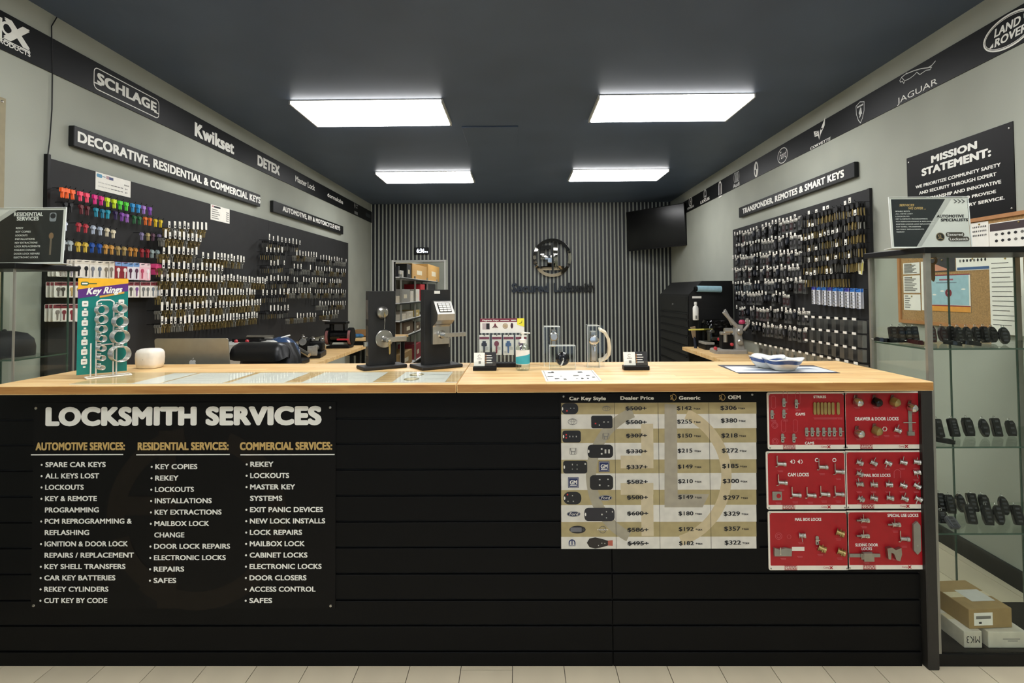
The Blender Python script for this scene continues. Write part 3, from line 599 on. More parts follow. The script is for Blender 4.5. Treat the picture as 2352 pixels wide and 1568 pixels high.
def ptext(lst, m, nm, bold, cap):
    mb = MB(m)
    for s, x0, x1, y in lst:
        a = q1(x0, y); b2 = q1(x1, y); mb.text(s, a[0], a[1], b2[0], q1(x0, y-cap)[1], Z, bold=bold)
    return mb
ptext([('LOCKSMITH SERVICES', 200, 2110, 232)], 'white_print', 0, .07, 127).build_words('title_lettering', t, .015)
for h_ in (('AUTOMOTIVE SERVICES:', 132, 750, 402), ('RESIDENTIAL SERVICES:', 838, 1467, 401), ('COMMERCIAL SERVICES:', 1545, 2183, 400)): ptext([h_], 'gold_print', 0, .05, 55).build('heading_lettering', t)
for x0, x1 in ((100, 738), (828, 1475), (1548, 2200)): a = q1(x0, 436); b2 = q1(x1, 427); MB('white_print').rect(a[0], a[1], b2[0], b2[1], Z).build('underline', t)
COLS = [((200, 191), 518, 78.25, [('SPARE CAR KEYS', 617), ('ALL KEYS LOST', 572), ('LOCKOUTS', 465), ('KEY & REMOTE', 556), ('-PROGRAMMING', 570), ('PCM REPROGRAMMING &', 797), ('-REFLASHING', 503), ('IGNITION & DOOR LOCK', 770), ('-REPAIRS / REPLACEMENT', 812), ('KEY SHELL TRANSFERS', 754), ('CAR KEY BATTERIES', 684), ('REKEY CYLINDERS', 636), ('CUT KEY BY CODE', 628)]),
        ((960, 948), 532, 78.6, [('KEY COPIES', 1251), ('REKEY', 1120), ('LOCKOUTS', 1227), ('INSTALLATIONS', 1350), ('KEY EXTRACTIONS', 1418), ('MAILBOX LOCK', 1332), ('-CHANGE', 1161), ('DOOR LOCK REPAIRS', 1477), ('ELECTRONIC LOCKS', 1447), ('REPAIRS', 1160), ('SAFES', 1105)]),
        ((1617, 1610), 515, 78.5, [('REKEY', 1777), ('LOCKOUTS', 1885), ('MASTER KEY', 1927), ('-SYSTEMS', 1838), ('EXIT PANIC DEVICES', 2120), ('NEW LOCK INSTALLS', 2135), ('LOCK REPAIRS', 1975), ('MAILBOX LOCK', 1993), ('CABINET LOCKS', 2012), ('ELECTRONIC LOCKS', 2110), ('DOOR CLOSERS', 2005), ('ACCESS CONTROL', 2068), ('SAFES', 1768)])]
for (s0, s1), y, dy, L in COLS:
    for i, (s, x1) in enumerate(L):
        m = MB('white_print'); x0 = s0+(s1-s0)*i/(len(L)-1); yy = y+dy*i; a = q1(x0, yy); b2 = q1(x1, yy); e = q1(x0, yy-35)
        m.text(s.lstrip('-'), a[0], a[1], b2[0], e[1], Z, bold=.03)
        if s[0] != '-': d = q1(x0-25, yy-16); m.disc(d[0], d[1], .0042, Z, n=10)
        m.build('list_lettering', t)
for x, y in ((84, 937), (759, 935), (78.5, 1389.6), (760, 1390)):
    a = Q(x, y); MB('steel').lathe([(.006, 0), (.005, .002), (0, .003)], 10).build('screw', t, TR(a[0], a[1], .003))

# ------------------------------------------------------------------ price chart
t, Q = panel_sheet(1288, 902, 1737, 1259, 'price_chart', 'tan and white car key price chart on the counter front', 'poster_black')
def q1(X, Y): return Q(1270+X/4.126, 890+Y/4.126)
def rct(mb, x0, y0, x1, y1, z, m=None): xm, ym = (x0+x1)/2, (y0+y1)/2; mb.rect(q1(x0, ym)[0], q1(xm, y1)[1], q1(x1, ym)[0], q1(xm, y0)[1], z, m)
RB = [140, 248, 385, 520, 678, 808, 965, 1108, 1268, 1408, 1522]; TAN, OFF = C('ab9c70', .5), C('d9d5ca', .5)
for k in range(10):
    m = MB(OFF if k % 2 else TAN); rct(m, 78, RB[k], 1925, RB[k+1], .0034); m.build('table_row', t)
m = MB(C('a39c88', .5)); c = q1(1000, 830); rad = q1(1690, 830)[0]-c[0]
m.ring(*c, rad, rad*.14, .0037, n=48, a0=PI*.62, a1=PI*1.35); m.build('watermark', t, label='grey monogram')
m = MB(C('c8b894', .5)); m.ring(*c, rad, rad*.14, .0037, n=48, a0=-PI*.4, a1=PI*.36); m.build('watermark', t)
m = MB(C('a69e8c', .5)); P = [q1(*p) for p in ((1055, 150), (1170, 160), (1180, 1005), (1478, 1005), (1415, 1130), (1055, 1130))]; m.flat(P, .0039); m.build('watermark', t)
m = MB(C('cbbd9d', .5)); rct(m, 835, 340, 950, 680, .0038); rct(m, 640, 640, 950, 760, .0039); rct(m, 640, 900, 950, 1010, .0039); rct(m, 835, 900, 950, 1400, .0038); m.build('watermark', t)
for x in (590, 1003, 1485): m = MB('ink'); rct(m, x-1, 140, x+2, 1522, .0042); m.build('column_line', t)
Z = .0046; m = MB('white_print')
def pt(mb, s, x0, x1, y0, y1, bold=.025, z=None, shear=0, m_=None): a = q1(x0, y0); b = q1(x1, y1); mb.text(s, a[0], a[1], b[0], b[1], z or Z, m_, bold, shear)
for h_ in (('Car Key Style', 153, 500, 117, 82), ('Dealer Price', 637, 953, 113, 78), ('Generic', 1190, 1393, 112, 76), ('OEM', 1655, 1775, 107, 70)): m = MB('white_print'); pt(m, *h_, .04); m.build('header_lettering', t)
for x in (1135, 1597): m = MB('gold_print'); a = q1(x, 90); m.ring(*a, .014, .002, Z, 'gold_print', a0=-1.7, a1=1.7); m.text('SL', a[0]-.011, a[1]-.009, a[0]+.003, a[1]+.01, Z, 'gold_print', .02); m.build('monogram', t)
PR = [('$500+', '$142', '$306'), ('$500+', '$255', '$380'), ('$307+', '$150', '$218'), ('$330+', '$215', '$272'), ('$337+', '$149', '$185'), ('$582+', '$210', '$300'), ('$500+', '$149', '$297'), ('$600+', '$180', '$329'), ('$586+', '$192', '$357'), ('$495+', '$182', '$322')]
BY = [(212, 210, 208), (343, 337, 328), (470, 470, 470), (618, 612, 612), (766, 762, 758), (906, 901, 900), (1054, 1050, 1056), (1205, 1205, 1208), (1360, 1353, 1350), (1488, 1487, 1482)]
for k in range(10):
    m = MB('ink'); y = BY[k]; dx = k*2.2
    pt(m, PR[k][0], 687+dx, 885+dx, y[0], y[0]-38, .025); rct(m, 685+dx, y[0]-20, 885+dx, y[0]-15, Z+.0002)
    m.build('price_lettering', t); m = MB('ink')
    pt(m, PR[k][1], 1172+dx, 1312+dx, y[1], y[1]-38, .025); pt(m, '+tax', 1328+dx, 1395+dx, y[1]-5, y[1]-27, .02)
    m.build('price_lettering', t); m = MB('ink')
    pt(m, PR[k][2], 1583+dx*2, 1738+dx*2, y[2], y[2]-40, .025); pt(m, '+tax', 1750+dx*2, 1818+dx*2, y[2]-6, y[2]-28, .02); m.build('price_lettering', t)
def fobpic(x0, y0, x1, y1, r, loop, dots, red=None, col='16161a'):
    m = MB(C(col, .4)); a = q1(x0, y1); b = q1(x1, y0); r = r*(b[1]-a[1]); m.flat(rr(a[0], a[1], b[0], b[1], r, 5), .0046)
    if loop: c = q1(x0+(10 if loop > 0 else x1-x0-10), (y0+y1)/2); m.disc(c[0], c[1], .0028, .0049, 'paper', ry=.007, n=10)
    for x, y, w, h in dots: p = q1(x0+(x1-x0)*x, y0+(y1-y0)*y); m.rect(p[0]-w, p[1]-h, p[0]+w, p[1]+h, .0049, 'paper_grey')
    for x, y in red or []: p = q1(x0+(x1-x0)*x, y0+(y1-y0)*y); m.rect(p[0]-.003, p[1]-.003, p[0]+.003, p[1]+.003, .0049, C('c03030'))
    m.build('printed_key', t)
D = .0016
fobpic(80, 145, 238, 250, .42, 1, [(.55, .45, D, D), (.75, .45, D, D)], [(.33, .68)]); fobpic(362, 262, 562, 383, .15, 0, [(.6, .5, .003, D), (.8, .5, .003, D), (.38, .75, D, .003)], [(.2, .62)])
fobpic(90, 403, 263, 517, .22, 1, [(.4, .5, D, .003), (.57, .5, D, .003), (.75, .5, D, .003)], [(.2, .35), (.2, .6)]); fobpic(328, 537, 568, 663, .3, 1, [(.55, .32, .0035, .0032), (.55, .68, .0035, .0032), (.7, .5, .0035, .008), (.84, .5, .0035, .008)])
fobpic(97, 688, 323, 810, .2, 1, [(.38, .3, D, .003), (.58, .33, .002, D), (.38, .65, D, D), (.58, .65, .002, D), (.92, .25, .003, .003)]); fobpic(350, 825, 568, 965, .25, 0, [(.42, .3, .003, .002), (.78, .28, .003, .002), (.42, .68, .003, .003), (.8, .72, .003, .002)])
fobpic(100, 983, 268, 1102, .45, 1, [(.5, .3, .002, .002), (.25, .75, .002, .002), (.55, .75, .002, .002)], [(.22, .22)]); fobpic(298, 1133, 582, 1260, .3, 1, [(.58, .5, .003, .003), (.73, .3, .002, .002), (.73, .75, .002, .002), (.93, .3, .002, .003)], None, '24242c')
m = MB(C('17171b', .4)); a = q1(232, 1340); m.disc(*a, .033, .0046, ry=.0155, n=28); m.flat(rr(a[0]-.029, a[1]-.009, a[0]+.017, a[1]+.009, .003), .0049, C('6c6c70')); m.disc(a[0]+.024, a[1], .005, .0049, C('3c3c40')); m.build('printed_key', t)
m = MB(C('241f1d', .4)); m.flat([q1(*p) for p in ((320, 1465), (345, 1425), (400, 1413), (470, 1430), (520, 1445), (520, 1490), (470, 1505), (400, 1520), (345, 1505))], .0046); m.flat([q1(*p) for p in ((520, 1445), (565, 1440), (565, 1493), (520, 1490))], .0047, C('b05a4a'))
for x, y in ((430, 1490), (462, 1468), (490, 1470)): p = q1(x, y); m.disc(p[0], p[1], .002, .005, 'paper_grey', n=8)
m.build('printed_key', t)
def toyo(x, y, s):
    m = MB(C('6f6e6a', .4)); a = q1(x, y); m.ring(*a, .017*s, .0015, Z, ry=.0115*s); m.ring(*a, .006*s, .0013, Z, ry=.0105*s); m.ring(a[0], a[1]+.004*s, .012*s, .0013, Z, ry=.0045*s); m.build('printed_logo', t)
toyo(505, 195, .95); toyo(185, 320, 1.12)
def honda(x, y, s):
    m = MB(C('75746f', .4)); a = q1(x, y); m.stroke(rr(a[0]-.0145*s, a[1]-.0125*s, a[0]+.0145*s, a[1]+.0125*s, .005*s, 3), .0013, Z, close=True)
    for sx in (-1, 1): m.stroke([(a[0]+sx*.011*s, a[1]+.0115*s), (a[0]+sx*.006*s, a[1]-.0115*s)], .003*s, Z)
    m.rect(a[0]-.008*s, a[1]-.003*s, a[0]+.008*s, a[1]+.0005*s, Z); m.build('printed_logo', t)
honda(500, 458, .95); honda(190, 600, 1.0)
for x0, y0 in ((433, 695), (142, 846)):
    m = MB(C('1e2a5a', .4)); rct(m, x0, y0, x0+101, y0+98, .0044); a = q1(x0+7, y0+91); b = q1(x0+94, y0+7); m.stroke([(a[0], a[1]), (b[0], a[1]), (b[0], b[1]), (a[0], b[1])], .0008, Z, 'paper', True); pt(m, 'GM', x0+18, x0+84, y0+65, y0+28, .03, m_='paper'); rct(m, x0+20, y0+70, x0+82, y0+78, Z, 'paper'); m.build('printed_logo', t)
for x, y in ((495, 1040), (195, 1193)):
    m = MB(C('16223f', .4)); a = q1(x, y); m.disc(*a, .028, .0044, ry=.0115, n=30); m.ring(*a, .0268, .0009, Z, 'paper', ry=.0103); m.text('Ford', a[0]-.017, a[1]-.005, a[0]+.017, a[1]+.006, Z, 'paper', .0, .25); m.build('printed_logo', t)
m = MB(C('5d5c58', .4)); a = q1(470, 1340); m.ring(*a, .0145, .002, Z); m.rect(a[0]-.0165, a[1]-.003, a[0]+.0165, a[1]+.003, Z); pt(m, 'NISSAN', 420, 520, 1346, 1334, .02, Z+.0003, m_='paper'); m.build('printed_logo', t)
m = MB(C('1d2a5c', .4)); a = q1(180, 1465); m.ring(a[0], a[1], .0138, .0045, Z, ry=.014, a0=0, a1=PI)
for dx in (-.0115, 0, .0115): m.rect(a[0]+dx-.0022, a[1]-.008, a[0]+dx+.0022, a[1]+(.01 if dx == 0 else .002), Z)
m.rect(a[0]-.014, a[1]-.0125, a[0]+.014, a[1]-.0105, Z); m.build('printed_logo', t)
for x, y in ((100, 82), (1885, 65)): a = q1(x, y); MB('steel').lathe([(.005, 0), (.004, .002), (0, .003)], 10).build('screw', t, TR(a[0], a[1], .003))

# ------------------------------------------------------------------ red lock boards
RED = mat('lock_red', 'a80f1c', .42, noise=.05).name; mat('red_print', 'c8626a', .45, noise=.03); mat('board_white', 'ece5d6', .5, noise=.02)
def q2(X, Y): return px(PF, 1740+X/3.483, 880+Y/3.483, .004)
def cam_lock(m, L=.02, r=.0065, arm=1, col='nickel', ang=0):
    m.m = col; m.lathe([(r*1.5, 0), (r*1.5, .002), (r, .003), (r, L*.7), (r*1.25, L*.72), (r*1.25, L), (r*.5, L+.001), (0, L+.001)], 10)
    if arm: m.T = m.T@RZ(ang); m.box(-.003, .003, 0, .024, L*.35, L*.35+.002); m.box(-r*1.6, r*1.6, -.003, .003, L*.5, L*.5+.003)
def barrel(m, col, s=1):
    m.m = col; m.T = m.T@RY(.5)@RX(.25); m.lathe([(.014*s, 0), (.0155*s, .004), (.0155*s, .02*s), (.011*s, .026*s), (.004*s, .03*s), (0, .03*s)], 14); m.box(-.007*s, .007*s, .008*s, .022*s, -.004, .0, 'steel')
def tip(m, col, w, h, th=.004): m.m = col; m.prism([(-w/2, -h*.42), (0, -h/2), (w/2, -h*.42), (w/2, h*.42), (0, h/2), (-w/2, h*.42)], .001, .001+th)
BD = [((80, 68, 700, 530), 'strikes and cams', 'top left'), ((695, 62, 1320, 527), 'drawer and door locks', 'top right'), ((72, 540, 705, 1010), 'cam locks', 'middle left'), ((705, 535, 1332, 1005), 'mail box locks', 'middle right'), ((88, 1020, 722, 1495), 'mail box lock kits', 'bottom left'), ((718, 1015, 1347, 1490), 'special use locks', 'bottom right')]
LK = {0: [('cam', 125, 250), ('cam', 220, 155), ('cam', 220, 245), ('cam', 320, 165), ('cam', 210, 440), ('cam', 300, 440)]+[('cam', x, 390) for x in (403, 447, 492, 540, 585, 625, 675)]+[('strike', x, 205) for x in (467, 495, 525, 553, 582, 613, 655)],
      1: [('bar', 1235, 330), ('barrel_steel', 795, 145), ('barrel_black', 945, 145), ('barrel_gold', 1090, 145), ('barrel_steel', 1230, 190), ('barrel_steel', 805, 395), ('barrel_gold', 945, 375), ('hex', 1030, 370), ('cyl', 1110, 372)],
      2: [('camlock', x, y) for x, y in ((180, 650), (190, 800), (515, 675), (645, 712), (300, 900), (420, 902), (530, 893), (645, 893))]+[('plate', 165, 907)],
      3: [('cyl', x, y) for y, X in ((632, (805, 918, 1035, 1155, 1265)), (722, (805, 1265)), (815, (810, 922, 1040, 1155, 1268)), (920, (815, 922, 1050, 1165, 1278))) for x in X],
      4: [('cyl', 345, 1225), ('plate2', 205, 1352), ('cyl_gold', 500, 1320), ('cam', 488, 1262), ('cyl_gold', 645, 1195), ('cyl_gold', 655, 1348), ('sticker', 337, 1335)],
      5: [('cylh', 850, 1098), ('cylh', 850, 1222), ('bolt', 870, 1385), ('cylh', 1100, 1132), ('camlock', 1170, 1252), ('wing', 1095, 1355), ('long', 1282, 1240)]}
TXB = {0: [('STRIKES', 445, 545, 118, 97), ('CAMS', 302, 378, 256, 234), ('CAMS', 377, 450, 487, 465)], 1: [('DRAWER & DOOR LOCKS', 777, 1125, 297, 268)], 2: [('CAM LOCKS', 240, 408, 743, 714)], 3: [('MAIL BOX LOCKS', 850, 1060, 747, 721)], 4: [('MAIL BOX LOCKS', 297, 507, 1098, 1074)], 5: [('SPECIAL USE LOCKS', 1037, 1283, 1067, 1041), ('SLIDING DOOR', 780, 960, 1302, 1278), ('LOCKS', 830, 912, 1332, 1309)]}
RB_ = random.Random(5)
for k, ((x0, y0, x1, y1), kind, where) in enumerate(BD):
    a = q2(x0, y1); b = q2(x1, y0); W, H = b[0]-a[0]-.002, b[1]-a[1]-.002
    t = thing('lock_board', f'red display board of {kind}, {where} of the six', 'display board', PF@TR(a[0]+.001, a[1]+.001, .001), 'red lock boards on the counter front')
    def q3(X, Y): q = q2(X, Y); return (q[0]-a[0]-.001, q[1]-a[1]-.001)
    MB('board_white').prism(rr(0, 0, W, H, .007), 0, .004).build('board', t)
    MB(RED).prism(rr(.007, .018, W-.006, H-.006, .003), .004, .0046).build('red_face', t)
    Z = .0052; m = MB('white_print')
    for s, X0, X1, Y0, Y1 in TXB[k]: m = MB('white_print'); p = q3(X0, Y0); r_ = q3(X1, Y1); m.text(s, p[0], p[1], r_[0], r_[1], Z, bold=.04); m.build('lettering', t)
    m = MB('red_print')
    for ty, X, Y in LK[k]:
        p = q3(X, Y)
        for j in range(2): m.rect(p[0]-.012+.003*j, max(.02, p[1]-.024-.0045*j-(.012 if ty == 'strike' else 0)), min(W-.008, p[0]+.010), max(.0216, p[1]-.0224-.0045*j-(.012 if ty == 'strike' else 0)), Z)
    if k == 0:
        for X, Y in ((125, 150), (205, 340), (300, 340), (320, 120), (220, 110)): p = q3(X, Y); m.stroke(rr(p[0]-.009, p[1]-.025, p[0]+.009, p[1]+.025, .008, 4), .0012, Z, close=True)
        for X, Y in ((135, 335), (138, 462)): p = q3(X, Y); m.ring(*p, .013, .0015, Z); m.ring(*p, .008, .0015, Z)
    if k == 4: p = q3(167, 1220); m.ring(*p, .014, .0015, Z); m.ring(*p, .008, .0015, Z); p = q3(250, 1225); m.ring(*p, .009, .0012, Z, n=6)
    if k == 2:
        for X in (472, 612): p = q3(X, 612); m.ring(*p, .008, .003, Z, 'white_print')
        for X in (280, 340): p = q3(X, 625); m.ring(*p, .009, .0025, Z, 'white_print', a0=-1.4, a1=1.4); m.flat([(p[0]-.012, p[1]), (p[0]-.002, p[1]+.009), (p[0]-.002, p[1]-.009)], Z, 'white_print')
    if k == 3: p = q3(1115, 715); m.ring(p[0], p[1], .014, .0015, Z, a0=0, a1=PI); m.rect(p[0]-.014, p[1]-.02, p[0]-.012, p[1], Z); m.rect(p[0]+.012, p[1]-.02, p[0]+.014, p[1], Z)
    m.build('fine_print', t)
    m = MB(RED); m.text('STOCK', W*.2, .0105, W*.345, .0165, Z, bold=.04); m.text('LOCKS', W*.2, .0025, W*.345, .0085, Z, bold=.04); m.stroke([(W*.195, .001), (W*.35, .001), (W*.35, .018), (W*.195, .018)], .001, Z, close=True); m.text('Comp', W*.68, .007, W*.75, .0145, Z, bold=.0); m.text('X', W*.752, .004, W*.80, .016, Z, bold=.05); m.build('maker_logo', t)
    for X, Y in ((.009, .006), (W-.008, .006), (.009, H-.008), (W-.008, H-.008)): MB('steel').lathe([(.0035, 0), (.003, .0015), (0, .002)], 8).build('screw', t, TR(X, Y, .004))
    for ty, X, Y in LK[k]:
        p = px(PF, 1740+X/3.483, 880+Y/3.483, .018); p = (p[0]-a[0]-.001, p[1]-a[1]-.001); m = MB('nickel'); M4 = TR(p[0], p[1], .0046); nm = 'sample_lock'
        if ty == 'cam': m.prism(rr(-.006, -.02, .006, .016, .004, 2), .001, .0035); m.box(-.009, .009, -.001, .003, .001, .008, 'chrome'); m.disc(0, -.011, .003, .004, 'dark_hole', n=8); nm = 'sample_cam'
        elif ty == 'strike': tip(m, 'brass', .011, .052); nm = 'sample_strike'
        elif ty == 'bar': m.box(-.007, .007, -.04, .075, .001, .004, 'alu'); m.box(-.013, .013, -.045, -.03, .001, .009, 'alu'); m.box(-.03, .02, .005, .008, .004, .007, 'chrome')
        elif ty.startswith('barrel'): barrel(m, {'steel': 'chrome', 'black': 'black_gloss', 'gold': 'brass'}[ty[7:]], 1.12)
        elif ty == 'hex': m.torus((0, 0, .003), .009, .0018, 6, 5, 'board_white'); nm = 'sample_nut'
        elif ty == 'cyl': m.T = RY(RB_.uniform(.9, 1.3))@RX(RB_.uniform(-.2, .5)); cam_lock(m, .024, .008, 1, 'nickel', RB_.choice((0, .5, 1.2, 2.5)))
        elif ty == 'cyl_gold': m.T = RY(1.1)@RX(.3); cam_lock(m, .028, .01, 1, 'brass', .6)
        elif ty == 'camlock': m.T = TR(-.006, 0, 0)@RY(1.35); cam_lock(m, .033, .0075, 0, 'nickel'); m.T = Matrix.Identity(4); m.box(-.0105, -.0075, 0, .034, .002, .008, 'chrome'); m.box(-.016, -.008, -.012, -.009, .004, .006, 'chrome')
        elif ty == 'plate': m.box(-.019, .019, -.017, .017, .001, .004, 'alu'); m.disc(.006, 0, .009, .0045, RED, n=14); nm = 'sample_plate'
        elif ty == 'plate2': m.prism([(-.034, -.016), (.034, -.016), (.036, .012), (.01, .016), (-.012, .01), (-.034, .016)], .001, .012, 'alu'); m.box(-.012, -.009, -.01, .02, .012, .014, 'chrome'); nm = 'sample_plate'
        elif ty == 'sticker': m.rect(-.025, -.008, .025, .008, .0005, 'board_white'); nm = 'sticker'
        elif ty == 'cylh': m.T = TR(-.014, 0, .01)@RY(PI/2); cam_lock(m, .034, .008, 1, 'chrome', 0); m.T = Matrix.Identity(4); m.cyl((-.028, 0, .01), (-.014, 0, .01), .004, m='steel')
        elif ty == 'bolt': m.box(-.062, .06, -.006, .007, .001, .006, 'alu'); m.box(-.014, .026, -.016, .016, .004, .022, 'steel'); m.box(-.02, -.014, -.012, .012, .004, .014, 'chrome')
        elif ty == 'wing': m.prism([(-.03, .018), (-.012, .022), (.004, .012), (.026, .02), (.028, -.004), (.02, -.032), (.006, -.028), (-.004, -.002), (-.014, .002), (-.016, -.026), (-.026, -.024)], .001, .016, 'steel')
        elif ty == 'long': m.prism([(-.014, -.05), (0, -.066), (.014, -.05), (.014, .05), (.002, .066), (-.014, .052)], .001, .01, 'alu'); m.disc(0, -.03, .004, .0105, 'steel', n=8); nm = 'sample_plate'
        m.build(nm, t, M4)

# ------------------------------------------------------------------ glass display cases
def case(x0, x1, y0, y1, H, shelves, label, seams, pw_=.022, pd=.014):
    t = thing('display_case', label, 'display case', TR((x0+x1)/2, (y0+y1)/2, 0)); cx, cy = (x0+x1)/2, (y0+y1)/2; a, b, c, d = x0-cx, x1-cx, y0-cy, y1-cy
    MB('black_metal').box(a, b, c, d, 0, .05, b=.003).build('plinth', t); MB('black_metal').box(a-.012, b+.012, c-.012, d+.012, H-.024, H, b=.002).build('top', t)
    for X, w in ((a, 1), (b, -1)):
        for Y, v in ((c, 1), (d, -1)): MB('alu').box(min(X, X+w*pw_), max(X, X+w*pw_), min(Y, Y+v*pd), max(Y, Y+v*pd), .05, H-.024).build('post', t)
    P = .05; Q_ = H-.024
    MB('glass').box(a+.028, b-.028, c+.006, c+.009, P, Q_).build('front_pane', t)
    MB('glass').box(a+.006, a+.009, c+.02, d-.02, P, Q_).build('side_pane', t); MB('glass').box(b-.009, b-.006, c+.02, d-.02, P, Q_).build('side_pane', t)
    for X0, X1 in seams:
        MB('glass').box(X0-cx, X1-cx, d-.01, d-.007, P, Q_).build('rear_pane', t)
        MB('glass_edge').box(X1-cx-.003, X1-cx+.003, d-.012, d-.006, P, Q_).build('pane_edge', t)
    for z in shelves:
        s = MB('shelf_glass').box(a+.012, b-.012, c+.02, d-.02, z-.006, z).build('shelf', t)
        MB('glass_edge').box(a+.012, b-.012, c+.018, c+.02, z-.006, z).build('shelf_edge', s); MB('glass_edge').box(a+.0105, a+.012, c+.02, d-.02, z-.006, z).build('shelf_edge', s); MB('glass_edge').box(b-.012, b-.0105, c+.02, d-.02, z-.006, z).build('shelf_edge', s)
    return t
RCX, RCY, RSH = (1.669, 2.375), (2.252, 2.62), (1.268, .868, .519)
case(*RCX, *RCY, 1.683, RSH, 'glass display case of remote keys right of the counter', ((1.705, 2.04), (2.04, 2.352)))
LCX, LCY = (-2.83, -2.132), (2.3, 2.62)
case(*LCX, *LCY, 1.648, (1.236, .868, .519), 'glass display case with a black cap left of the counter', ((-2.802, -2.48), (-2.48, -2.16)), .007, .006)

# remote fobs on the right case's shelves
def fob_shape(m, w, h, th, kind, col):
    if kind == 'oval': P = [(w/2*math.cos(a)*(1 if abs(math.sin(a)) < .6 else .96), h/2+h/2*math.sin(a)) for a in [2*PI*i/14 for i in range(14)]]
    elif kind == 'flip': P = rr(-w/2, 0, w/2, h, w*.2, 3)
    else: P = [(-w*.36, 0), (w*.36, 0), (w*.5, h*.25), (w*.5, h*.8), (w*.3, h), (-w*.3, h), (-w*.5, h*.8), (-w*.5, h*.25)]
    m.T = m.T@RX(PI/2)@TR(0, 0, -th/2); m.prism(P, 0, th, col); S = [((x)*.82, h/2+(y-h/2)*.86) for x, y in P]; m.prism(S, th, th+.003, col)
    return m
def fob(x, Y, z, label, kind='taper', w=.038, h=.07, col='black_gloss', lean=.18, turn=0, nb=4, lie=False, group='remote keys in the right case'):
    wx_ = px(frame((0, Y, 0), (1, 0, 0), Z3), x, 900)[0]; th = .014
    M4 = TR(wx_, Y, z)@RZ(turn)@(RX(-PI/2+.1)@TR(0, 0, .0) if lie else RX(-lean))
    if lie: M4 = TR(wx_, Y-.02, z+.009)@RZ(turn)@RX(-PI/2+.12)
    else: M4 = TR(wx_, Y, z+.003)@RZ(turn)@RX(-lean)
    t = thing('remote_key', label, 'remote key', M4, group); fob_shape(MB(col), w, h, th, kind, col).build('shell', t)
    m = MB(C('3a3a3c', .4)); n = nb
    for k in range(n):
        zz = h*(.2+.62*k/max(1, n-1)); m.box(-w*.2, w*.2, -th/2-.0045, -th/2-.003, zz-.004, zz+.004)
    m.build('button_pad', t); MB('chrome').torus((0, 0, h+.004), .005, .0014, 10, 5, T=RX(PI/2)).build('key_loop', t)
T0 = 'top shelf of the right case'; i = 0
for x, kind, col, w, desc in ((2057, 'flip', 'black_rubber', .034, 'squarish black'), (2074, 'flip', 'black_rubber', .034, 'plain black'), (2091, 'flip', 'black_gloss', .034, 'glossy black'), (2106, 'flip', 'black_rubber', .032, 'matte black'), (2146, 'taper', C('3a1216', .25), .034, 'dark red'),
                              (2171, 'oval', C('2a0d10', .25), .036, 'wine red'), (2192, 'taper', 'black_gloss', .032, 'dark'), (2208, 'oval', 'black_gloss', .034, 'round-topped'), (2228, 'oval', 'black_gloss', .034, 'chrome-faced'), (2249, 'oval', 'black_gloss', .034, 'chrome-rimmed'), (2268, 'taper', 'black_gloss', .034, 'tapered'), (2286, 'oval', 'black_gloss', .042, 'broad oval')):
    i += 1; fob(x, 2.5 if i < 8 else 2.47, RSH[0], f'{desc} remote key, {nth(i)} along the {T0}', kind, w, .072, col)
fob(2313, 2.40, RSH[0], 'lone oval remote key leaning at the right end of the top shelf', 'oval', .04, .075, 'black_gloss', .25, -.25)
for j, (x, tn, d_) in enumerate(((2041, 1.3, 'small chrome-edged flat'), (2118, .6, 'dark red flat'), (2205, 1.0, 'black round-head flat'), (2245, 1.4, 'long black flat'))):
    fob(x, 2.53 if j == 0 else 2.36+.05*(j == 1), RSH[0], f'{d_} remote key lying at the front of the top case shelf', 'oval' if j != 3 else 'flip', .03, .065, C('3a1216', .25) if j == 1 else 'black_gloss', 0, tn, 3, True)
for j, (x, kind, w, d_) in enumerate(((2157, 'flip', .036, 'half hidden squarish'), (2192, 'flip', .038, 'six-button'), (2226, 'taper', .042, 'wide tapered'), (2262, 'oval', .036, 'silver-rimmed oval'), (2290, 'flip', .034, 'slanted glossy'), (2323, 'taper', .034, 'red-tipped small'))):
    fob(x, 2.4+.01*(j % 3), RSH[1], f'{d_} black remote key, {nth(j+1)} on the middle case shelf', kind, w, .078 if j != 5 else .065, 'black_gloss', .3, -.12*(j > 2), 5 if j == 1 else 3)
fob(2182, 2.32, RSH[1], 'chrome-bladed remote key lying at the front of the middle case shelf', 'oval', .034, .075, 'black_gloss', 0, 1.3, 3, True)
for j, (x, Y, d_) in enumerate(((2157, 2.48, 'half hidden'), (2179, 2.46, 'blunt'), (2203, 2.47, 'round-topped'), (2230, 2.48, 'tall'), (2258, 2.46, 'upright rear'), (2302, 2.44, 'rear right'), (2225, 2.35, 'large leaning'), (2264, 2.34, 'slim leaning'), (2290, 2.34, 'short leaning'), (2333, 2.34, 'rightmost leaning'), (2158, 2.36, 'low left'))):
    fob(x, Y, RSH[2], f'{d_} black remote key, {nth(j+1)} set on the lowest case shelf', ('flip', 'taper', 'oval')[j % 3], .038, .078 if j != 10 else .05, 'black_gloss', .35, -.15, 4)
fob(2187, 2.31, RSH[2], 'grey-faced remote key lying low on the lowest case shelf', 'flip', .04, .05, C('55555a', .4), .9, 0, 3)
